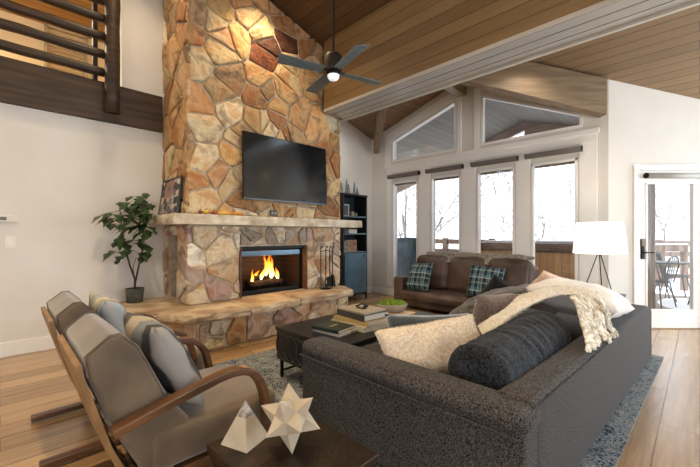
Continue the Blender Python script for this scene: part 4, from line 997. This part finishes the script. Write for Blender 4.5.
# ------------------------------------------------------------------ coffee table
ct = thing('coffee_table', 'black coffee table with overlapping circle pattern on its sides', 'coffee table', (1.70,1.81,0))
CW, CD, CZ0, CZ1 = 1.30, .81, .175, .452
MB().box(0,CW,0,CD,CZ1-.03,CZ1).build('table_top', M_blackwood, ct, bevel=.004)
MB().box(.008,CW-.008,.008,CD-.008,CZ0,CZ1-.03).build('cabinet_box', M_blackwood, ct, bevel=.002)
def ring(mb, c, r, ax):
    pts = []
    for k in range(25):
        a = 2*math.pi*k/24; u, v = r*math.cos(a), r*math.sin(a)
        pts.append((c[0], c[1]+u, c[2]+v) if ax == 0 else (c[0]+u, c[1], c[2]+v))
    mb.tube(pts, .005, 6)
M_relief = woodm('carved_relief','#1b1c20','#34363c',0,.4)
mb = MB(); r_ = .105; zc = (CZ0+CZ1-.03)/2
for k in range(7): ring(mb, (.006, .11+.098*k, zc), r_, 0)
mb.build('left_side_relief', M_relief, ct, True)
mb = MB()
for k in range(12): ring(mb, (.11+.098*k, .006, zc), r_, 1)
mb.build('front_relief', M_relief, ct, True)
for x in (.04, CW-.04):
    for y in (.04, CD-.04): MB().box(x-.011,x+.011,y-.011,y+.011,ZR,CZ0).build('leg', M_black, ct)
MB().box(.05,CW-.05,.032,.048,.065,.08).build('stretcher', M_black, ct); MB().box(.05,CW-.05,CD-.048,CD-.032,.065,.08).build('stretcher', M_black, ct)
# books
def book(x, y, z, w, d, h, rz, cover, lab, pages='#ddd6c6', title=None, grp=None):
    o = thing('book', lab, 'book', (x, y, z), R(rz), grp)
    cm = plain('cover_'+cover[1:], cover, .4)
    MB().box(-w/2,w/2,-d/2,d/2,0,.004).box(-w/2,w/2,-d/2,d/2,h-.004,h).box(-w/2,-w/2+.005,-d/2,d/2,0,h).build('cover', cm, o, bevel=.001, seg=1)
    MB().box(-w/2+.006,w/2-.006,-d/2+.006,d/2-.006,.0041,h-.0041).build('page_block', noisy('pages', pages, '#c9c0ab', 200, .8, 0, 0, stretch=(.02,.02,2)), o)
    if title:
        t_ = MB().box(-.05,.05,-.012,.012,h,h+.0006).build('cover_stamp', plain('gold_stamp', title, .4, .5), o)
    return h
z = CZ1+.001
zt = z; zt += book(1.97,2.14,zt,.24,.29,.022,6,'#c9c6c0','thin white covered book beneath the dark green one on the coffee table')
book(1.955,2.15,zt,.23,.28,.026,9,'#1f2f2c','dark green hardback with small gold stamp on the left of the coffee table', title='#b79a55')
zs = z
for w_, d_, h_, rz_, c_, lab in ((.38,.42,.042,-3,'#c8bfa0','large cream book at the bottom of the tall stack on the coffee table'),(.34,.40,.034,2,'#b59a68','tan covered book second from the bottom of the tall stack'),(.30,.36,.052,-4,'#3c3a38','thick charcoal book with white pages in the upper part of the tall stack')):
    zs += book(2.29,2.13,zs,w_,d_,h_,rz_,c_,lab, '#efece4' if h_ > .045 else '#ddd6c6')+.0005
zs += book(2.285,2.14,zs,.28,.34,.014,-1,'#a69c88','thin grey-beige book on top of the tall stack')+.0005
o = thing('spectacles_case', 'small black reading glasses lying on the tall book stack', 'glasses', (2.30,2.15,zs), R(30)); o.name = 'folded_glasses'
MB().tube([(-.07,-.02,.008),(-.05,-.045,.01),(-.015,-.045,.01),(0,-.02,.012),(.015,-.045,.01),(.05,-.045,.01),(.07,-.02,.008)], .008, 7).build('rims', M_black, o, True)
MB().tube([(-.07,-.02,.01),(-.06,.03,.012),(.05,.035,.012)], .006, 6).build('temple_arm', M_black, o, True); MB().tube([(.07,-.02,.014),(.065,.02,.02),(-.04,.045,.02)], .006, 6).build('temple_arm', M_black, o, True)
# gold bead chain
o = thing('bead_chain', 'gold link chain ornament curled between the books on the coffee table', 'ornament', (2.12,2.02,z)); M_gold = plain('aged_gold','#a9843f',.35,.8)
for k in range(9):
    a = k*.42; cx_, cy_ = .10*math.cos(a)-.02*k*.1, .07*math.sin(a); pts = []
    for j in range(13):
        u = 2*math.pi*j/12; pts.append((cx_+.024*math.cos(u)*math.cos(a+1.57), cy_+.024*math.cos(u)*math.sin(a+1.57), .018+.014*math.sin(u)))
    MB().tube(pts, .004, 6).build('link', M_gold, o, True)
# planter bowl with moss on a wooden board
o = thing('serving_board', 'pale wooden board under the moss bowl on the coffee table', 'board', (2.80,2.14,z), R(4)); MB().box(-.15,.15,-.13,.13,0,.022).build('board', woodm('pale_board','#b0966c','#d2bb92',0,.5), o, bevel=.004)
tr_ = thing('moss_bowl', 'grey oval bowl filled with bright green moss', 'bowl', (2.79,2.19,z+.023), R(-42))
MB().lathe([(.0,0),(.07,0),(.10,.035),(.115,.082),(.106,.082),(.09,.04),(.0,.03)], seg=32, M=Matrix.Diagonal((1.35,.8,1,1))).build('bowl_shell', noisy('bowl_clay','#8c7f72','#a89c8e',8,.8), tr_, True)
ms = MB(); ms.ball((0,0,.080), (.142,.086,.036), 28)
for v_ in ms.v: v_ += v_.normalized()*noise.noise(v_*40)*.012
fur(ms, 5000, .014, .0016, 3, .8, (0,0,.3)); ms.build('moss', noisy('moss_green','#5a7a1e','#93b040',30,.9,80,.6,.004), tr_, True)

# ------------------------------------------------------------------ armchairs
M_suede = noisy('grey_suede', '#4d3f2f', '#6f5c45', 5, .8, 90, .25, .002, sheen=.5)
M_suede_dk = noisy('tan_suede', '#8d7350', '#ab8e68', 5, .85, 90, .25, .002, sheen=.4)
M_walnut = woodm('bentwood', '#3a2414', '#6b4728', 0, .35)
M_rear = woodm('chair_rear_wood', '#74542f', '#947046', 2, .5)
def smooth_path(P, n=6):
    P = [Vector((p[0], 0, p[1])) for p in P]; out = []
    for i in range(len(P)-1):
        p0 = P[max(i-1,0)]; p1 = P[i]; p2 = P[i+1]; p3 = P[min(i+2,len(P)-1)]
        for k in range(n):
            t_ = k/n; q = .5*((2*p1)+(p2-p0)*t_+(2*p0-5*p1+4*p2-p3)*t_**2+(3*p1-p0-3*p2+p3)*t_**3); out.append((q.x, q.z))
    out.append((P[-1].x, P[-1].z)); return out
def make_chair(label):
    c = thing('lounge_armchair', label, 'armchair', (0,0,0), 0, 'pair of bentwood lounge chairs')
    path = smooth_path([(.30,.515),(.42,.545),(.60,.585),(.74,.612),(.84,.60),(.905,.54),(.94,.44),(.955,.30),(.95,.16),(.92,.075),(.85,.04),(.72,.032),(.45,.031),(.15,.031)], 6)
    for s in (-1, 1):
        f = MB().band(path, .062, .034, Matrix.Translation((0,s*.335,0))).build('bentwood_side', M_walnut, c, bevel=.006)
    MB().band([(.44,.10),(.30,.43),(.215,.72),(.205,.775)], .56, .022).build('rear_panel', M_rear, c, bevel=.003)
    MB().box(.42,.46,-.32,.32,.07,.11).build('cross_rail', M_walnut, c, bevel=.004); MB().box(.86,.90,-.32,.32,.17,.21).build('cross_rail', M_walnut, c, bevel=.004)
    # back cushion: side profile extruded along y
    prof = [(.455,.20),(.33,.46),(.235,.72),(.225,.80),(.30,.862),(.335,.865),(.40,.80),(.50,.58),(.60,.44),(.62,.30)]
    mb = MB().prism([(x, -.275, z_) for x, z_ in prof], (0,.55,0)); mb.build('back_cushion', M_suede, c, bevel=.022, seg=3)
    for s in (-1,1): MB().tube([(x, s*.268, z_) for x, z_ in prof[2:8]], .0035, 6).build('back_welt', M_suede, c, True)
    round_box(MB(), .44,1.055,-.29,.29,.25,.435,.045,n=4,puff=.012).build('seat_cushion', M_suede, c, True)
    MB().box(.44,.93,-.30,.30,.19,.25).build('seat_frame', M_walnut, c, bevel=.004)
    return c
c1 = make_chair('grey suede lounge armchair with bentwood arms, nearest to the camera'); c1.location = (-.005,1.875,.0)
c2 = copy_tree(c1); c2.location = (-.005,2.80,0); c2['label'] = 'grey suede lounge armchair standing nearer the hearth, behind the first armchair'
M_strp = stripes('striped_linen', 0, [(0,'#a89c8a'),(.22,'#a79d8e'),(.26,'#5a5855'),(.40,'#504f4e'),(.44,'#8c8884'),(.58,'#94908b'),(.62,'#3e3e40'),(.74,'#48494c'),(.78,'#7f8388'),(.94,'#767b82'),(1,'#a89c8a')], 2.0)
M_strp2 = stripes('blue_striped_linen', 0, [(0,'#bcae98'),(.2,'#8d969f'),(.36,'#9ba6b0'),(.42,'#5f5a54'),(.52,'#b9ab94'),(.7,'#8b97a4'),(.85,'#c9bda8'),(1,'#bcae98')], 3.6)
for loc, mt_, lab, sd in (((.555,1.86,.665), M_strp, 'striped beige and grey cushion on the nearest armchair', 2),((.545,2.78,.655), M_strp2, 'striped blue-grey and beige cushion on the armchair nearer the hearth', 6)):
    q_ = pillow_mb(.52,.44,.17,16,sd,.010).build('striped_cushion', mt_, None, True); q_.location = loc
    q_.rotation_euler = (Matrix.Rotation(R(90),3,'Z') @ Matrix.Rotation(R(63),3,'X')).to_euler(); tag(q_, lab, 'cushion')

# ------------------------------------------------------------------ side table, star, pyramid
TX, TY = .748, 1.053
st_ = thing('side_table', 'dark hammered metal side table between the near armchair and the sofa', 'side table', (TX,TY,0))
M_ham = noisy('hammered_bronze', '#1d1611', '#38291f', 9, .35, 45, .5, .004, metal=.5)
MB().box(-.205,.205,-.247,.247,.445,.475).build('table_top', M_ham, st_, bevel=.006)
MB().box(-.195,.195,-.237,.237,.42,.445).build('apron', M_ham, st_)
for x in (-.17,.17):
    for y in (-.21,.21): MB().box(x-.018,x+.018,y-.018,y+.018,ZR if x > -.1 else .001,.42).build('leg', M_ham, st_)
M_bone = noisy('bone_inlay', '#a89a84', '#bfb29c', 8, .5, 40, .05)
o = thing('geometric_star', 'cream many-pointed star ornament on the side table', 'ornament')
o.location = (.755,1.065,.476)
phi = (1+5**.5)/2; ico = [Vector(v).normalized() for v in [(s1*0, a, b*phi) for s1 in (1,) for a in (1,-1) for b in (1,-1)]+[(a, b*phi, 0) for a in (1,-1) for b in (1,-1)]+[(b*phi, 0, a) for a in (1,-1) for b in (1,-1)]]
dod = []
for i in range(12):
    for j in range(i+1,12):
        for k in range(j+1,12):
            if all(abs((ico[a]-ico[b]).length-1.0515) < .05 for a, b in ((i,j),(j,k),(i,k))): dod.append((ico[i]+ico[j]+ico[k]).normalized())
mb = MB(); Rb = .067; tip = .118; Mr = Euler((R(12),R(20),R(15))).to_matrix()
for v_ in ico:
    ring_ = sorted(dod, key=lambda p_: (p_-v_).length)[:5]; u_ = (ring_[0]-v_*ring_[0].dot(v_)).normalized(); w_ = v_.cross(u_)
    ring_.sort(key=lambda p_: math.atan2(p_.dot(w_), p_.dot(u_)))
    mb.add([Mr @ (p_*Rb) for p_ in ring_]+[Mr @ (v_*tip)], [(k, (k+1) % 5, 5) for k in range(5)])
mz = min(v_.z for v_ in mb.v)
for v_ in mb.v: v_.z -= mz
o2 = mb.build('star_body', M_bone, o, merge=True)
o = thing('pyramid_ornament', 'small cream pyramid with grey marbled tip on the side table', 'ornament', (.655,1.215,.476), R(20))
mb = MB(); hh, s_ = .150, .062; zc_ = .095; k_ = s_*(1-zc_/hh)
mb.add([(-s_,-s_,0),(s_,-s_,0),(s_,s_,0),(-s_,s_,0),(-k_,-k_,zc_),(k_,-k_,zc_),(k_,k_,zc_),(-k_,k_,zc_)], [(3,2,1,0),(0,1,5,4),(1,2,6,5),(2,3,7,6),(3,0,4,7),(4,5,6,7)]); mb.build('pyramid_body', M_bone, o)
MB().add([(-k_,-k_,zc_),(k_,-k_,zc_),(k_,k_,zc_),(-k_,k_,zc_),(0,0,hh)], [(3,2,1,0),(0,1,4),(1,2,4),(2,3,4),(3,0,4)])
mb = MB(); mb.add([(-k_,-k_,zc_+.0004),(k_,-k_,zc_+.0004),(k_,k_,zc_+.0004),(-k_,k_,zc_+.0004),(0,0,hh)], [(3,2,1,0),(0,1,4),(1,2,4),(2,3,4),(3,0,4)]); mb.build('marbled_tip', noisy('marble_tip','#4a4642','#b8aea0',30,.4,0,0), o)

# ------------------------------------------------------------------ bookcase right of the chimney
bc = thing('bookcase', 'tall narrow black bookcase with blue-grey cabinet door beside the chimney', 'bookcase', (4.48,4.66,0))
M_bc = plain('bookcase_black','#15181c',.45); M_bcs = plain('shelf_slate','#5d7484',.4); M_door = noisy('blue_metal_door','#4f6c80','#66869a',3,.35,60,.1,metal=.3)
BW, BD = .66, .34
MB().box(0,.03,0,BD,.08,2.0).build('side_panel', M_bc, bc); MB().box(BW-.03,BW,0,BD,.08,2.0).build('side_panel', M_bc, bc)
MB().box(.03,BW-.03,BD-.02,BD,.08,2.0).build('back_panel', plain('bc_back','#1c2a36',.6), bc); MB().box(-.01,BW+.01,-.01,BD,2.0,2.03).build('top_board', M_bc, bc)
for z_ in (1.60,1.27,.92): MB().box(.03,BW-.03,.005,BD-.02,z_-.012,z_+.012).build('shelf', M_bcs, bc)
MB().box(.03,BW-.03,.0,BD-.02,.10,.13).build('bottom_board', M_bc, bc)
dd = MB().box(.035,BW-.035,-.012,.006,.14,.90).build('cabinet_door', M_door, bc); MB().box(BW-.12,BW-.10,-.022,-.012,.82,.87).build('door_pull', M_black, dd)
for x in (.015,BW-.015):
    for y in (.015,BD-.015): MB().box(x-.012,x+.012,y-.012,y+.012,.001,.08).build('leg', M_black, bc)
M_pew = plain('pewter','#8f979c',.4,.6)
for i, (dx, dy, hh_) in enumerate(((.08,.14,.20),(.19,.10,.27),(.30,.16,.20),(.42,.12,.24),(.54,.16,.15))):
    o = thing('metal_tree', ['leftmost small','tallest','middle short','second tall','rightmost tiny'][i]+' pewter fir tree figurine on top of the bookcase', 'figurine', (4.48+dx,4.66+dy,2.031)); mb = MB()
    MB().lathe([(.03,0),(.03,.006),(.006,.01),(.006,.03)], seg=14).build('stand', M_pew, o)
    for k in range(4): mb.lathe([(.042-.008*k,.03+hh_*.21*k),(.006,.03+hh_*.21*k+hh_*.33)], seg=14)
    mb.build('foliage_cones', M_pew, o)
def photo_frame(x, y, z_, w, h, lab, inner='#b9a58e', fm=None):
    o = thing('photo_frame', lab, 'photo frame', (x,y,z_), R(-8)); fm = fm or M_trim; t_ = .014
    MB().box(-w/2,w/2,0,.012,0,t_).box(-w/2,w/2,0,.012,h-t_,h).box(-w/2,-w/2+t_,0,.012,t_,h-t_).box(w/2-t_,w/2,0,.012,t_,h-t_).build('frame', fm, o)
    MB().box(-w/2+t_,w/2-t_,.006,.010,t_,h-t_).build('photo', noisy('photo_'+inner[1:],inner,'#5a4f48',18,.4,0,0), o)
photo_frame(4.66,4.78,1.613,.17,.22,'white framed photo on the upper bookcase shelf','#3c4650')
o = thing('candle_holder','small beige candle jar on the upper bookcase shelf','candle',(4.84,4.78,1.613)); MB().lathe([(.032,0),(.036,.01),(.036,.09),(.030,.095),(.028,.08),(0,.08)], seg=18).build('jar', plain('jar_beige','#b7a487',.4), o, True)
o = thing('candle_holder','small grey candle jar right of the beige one on the bookcase','candle',(4.96,4.80,1.613)); MB().lathe([(.028,0),(.03,.01),(.03,.07),(.025,.075),(.024,.06),(0,.06)], seg=18).build('jar', plain('jar_grey','#8f959a',.4), o, True)
for i, (hh_, c_) in enumerate(((.03,'#e6e4de'),(.025,'#cfd3d4'),(.02,'#f0eee8'))):
    book(4.80,4.82,1.283+[0,.031,.057][i],.24,.20,hh_,[2,-3,5][i],c_,['lowest pale book lying flat on the middle bookcase shelf','pale grey book in the middle of the flat pile on the bookcase','topmost white book of the flat pile on the bookcase'][i])
photo_frame(4.66,4.78,.933,.16,.21,'tan framed photo at left of the lower bookcase shelf','#a8b3a6',plain('tan_frame','#b59a75',.5))
photo_frame(4.86,4.80,.933,.22,.22,'wide wood framed photo on the lower bookcase shelf','#c4936a',plain('oak_frame','#c2a27a',.5))

# ------------------------------------------------------------------ table lamp and its table
et = thing('end_table', 'dark end table carrying the lamp in the corner', 'end table', (4.93,.83,0))
MB().box(-.24,.24,-.22,.22,.53,.56).build('table_top', M_blackwood, et, bevel=.004)
for x in (-.2,.2):
    for y in (-.18,.18): MB().box(x-.016,x+.016,y-.016,y+.016,.0,.53).build('leg', M_black, et)
lm = thing('table_lamp', 'tripod table lamp with a glowing white drum shade', 'lamp', (4.93,.83,.561))
m, t, b = new_mat('lampshade'); b.inputs['Base Color'].default_value = (.9,.87,.8,1); b.inputs['Emission Color'].default_value = (1,.93,.80,1); b.inputs['Emission Strength'].default_value = .75; b.inputs['Roughness'].default_value = .9
MB().lathe([(.262,.475),(.228,.835),(.224,.835),(.258,.475),(.262,.475)], seg=40).build('lamp_shade', m, lm, True)
MB().lathe([(.05,.47),(.05,.48),(0,.485)], seg=20).tube([(0,0,.47),(0,0,.60)], .008).build('socket', M_black, lm)
MB().tube([(-.24,0,.83),(.24,0,.83)], .003, 5).tube([(0,-.24,.83),(0,.24,.83)], .003, 5).tube([(0,0,.6),(0,0,.83)], .003, 5).build('shade_spider', M_black, lm)
for k in range(3):
    a = R(225+15+120*k); MB().tube([(.015*math.cos(a),.015*math.sin(a),.47),(.17*math.cos(a),.17*math.sin(a),.0)], .0055).build('tripod_leg', M_black, lm)
MB().ball((0,0,.66), .03).build('bulb', emit('lamp_bulb','#fff0d0',8), lm, True)
lamp('POINT', 'lamp_light', (4.93,.83,1.25), 6, (1,.86,.66), shadow_soft_size=.06)

# ------------------------------------------------------------------ potted fig
pt_ = thing('potted_fig', 'leafy potted fig tree on the hearth corner beside the left wall', 'potted plant', (1.16,4.86,.434))
MB().lathe([(.0,0),(.085,0),(.10,.17),(.094,.17),(.088,.15),(0,.15)], seg=28).build('pot', noisy('pot_concrete','#3f3f38','#5c5c52',9,.85,60,.3), pt_, True)
MB().lathe([(0,.152),(.088,.152)], seg=20).build('soil', noisy('soil','#1b140d','#3a2c1e',40,.95,80,.8), pt_)
stem_pts = []
tk = MB(); S1 = [(0,0,.15),(.0,.0,.28),(-.06,-.03,.45),(-.12,-.05,.70),(-.15,-.04,.95),(-.17,-.06,1.15)]
S2 = [(0,0,.22),(.03,-.02,.40),(.07,-.05,.65),(.075,-.07,.95),(.09,-.06,1.25)]; S3 = [(0,0,.26),(-.03,-.04,.42),(.0,-.06,.55)]
for S, r0 in ((S1,.013),(S2,.012),(S3,.007)): tk.tube(S, [r0*(1-.6*i/(len(S)-1)) for i in range(len(S))], 8)
rg = random.Random(8); leaves = MB(); tips = []
def leaf(mb, base, d, L, wdt, sd):
    d = Vector(d).normalized(); sdv = d.cross(Vector((0,0,1))).normalized(); up = sdv.cross(d); V = []; F = []; n = 10
    for i in range(n+1):
        f = i/n; w_ = wdt*(math.sin(math.pi*min(1,f*.9+.05))**.7)*(.72+.28*math.sin(f*11+sd))*(1-.15*f)
        if i in (0, n): w_ = .003
        c = Vector(base)+d*L*f+Vector((0,0,-.45*L*f*f))
        V += [c-sdv*w_+up*.20*w_, c, c+sdv*w_+up*.20*w_]
    for i in range(n): F += [(3*i,3*i+1,3*i+4,3*i+3),(3*i+1,3*i+2,3*i+5,3*i+4)]
    mb.add(V, F)
for (a, b_), cnt in (((S1[3],S1[4]),8),((S1[4],S1[5]),20),((S2[2],S2[3]),16),((S2[3],S2[4]),26),((S1[2],S1[3]),6),((S2[1],S2[2]),3)):
    for k in range(cnt):
        p0 = Vector(a).lerp(Vector(b_), rg.random()); an = rg.uniform(0, 2*math.pi); dv = Vector((math.cos(an), math.sin(an)*.8-.25, rg.uniform(-.1,.5))).normalized(); pl = rg.uniform(.05,.17)
        q = p0+dv*pl
        if q.x > .10: q.x = .10; dv.x = -abs(dv.x)*.3
        if q.y > .10: q.y = .06; dv.y = -abs(dv.y)
        tk.tube([p0, q], [.003,.002], 5); leaf(leaves, q, (dv.x, dv.y if q.y < 0 else -abs(dv.y), dv.z*.3-.25), rg.uniform(.12,.18), rg.uniform(.05,.07), rg.random()*6)
tk.build('stems', noisy('fig_bark','#2c2018','#4a382a',20,.8), pt_, True)
fo = leaves.build('foliage', noisy('fig_leaf','#16280f','#345426',9,.4,40,.2), pt_, True); sm = fo.modifiers.new('solid','SOLIDIFY'); sm.thickness = .0015
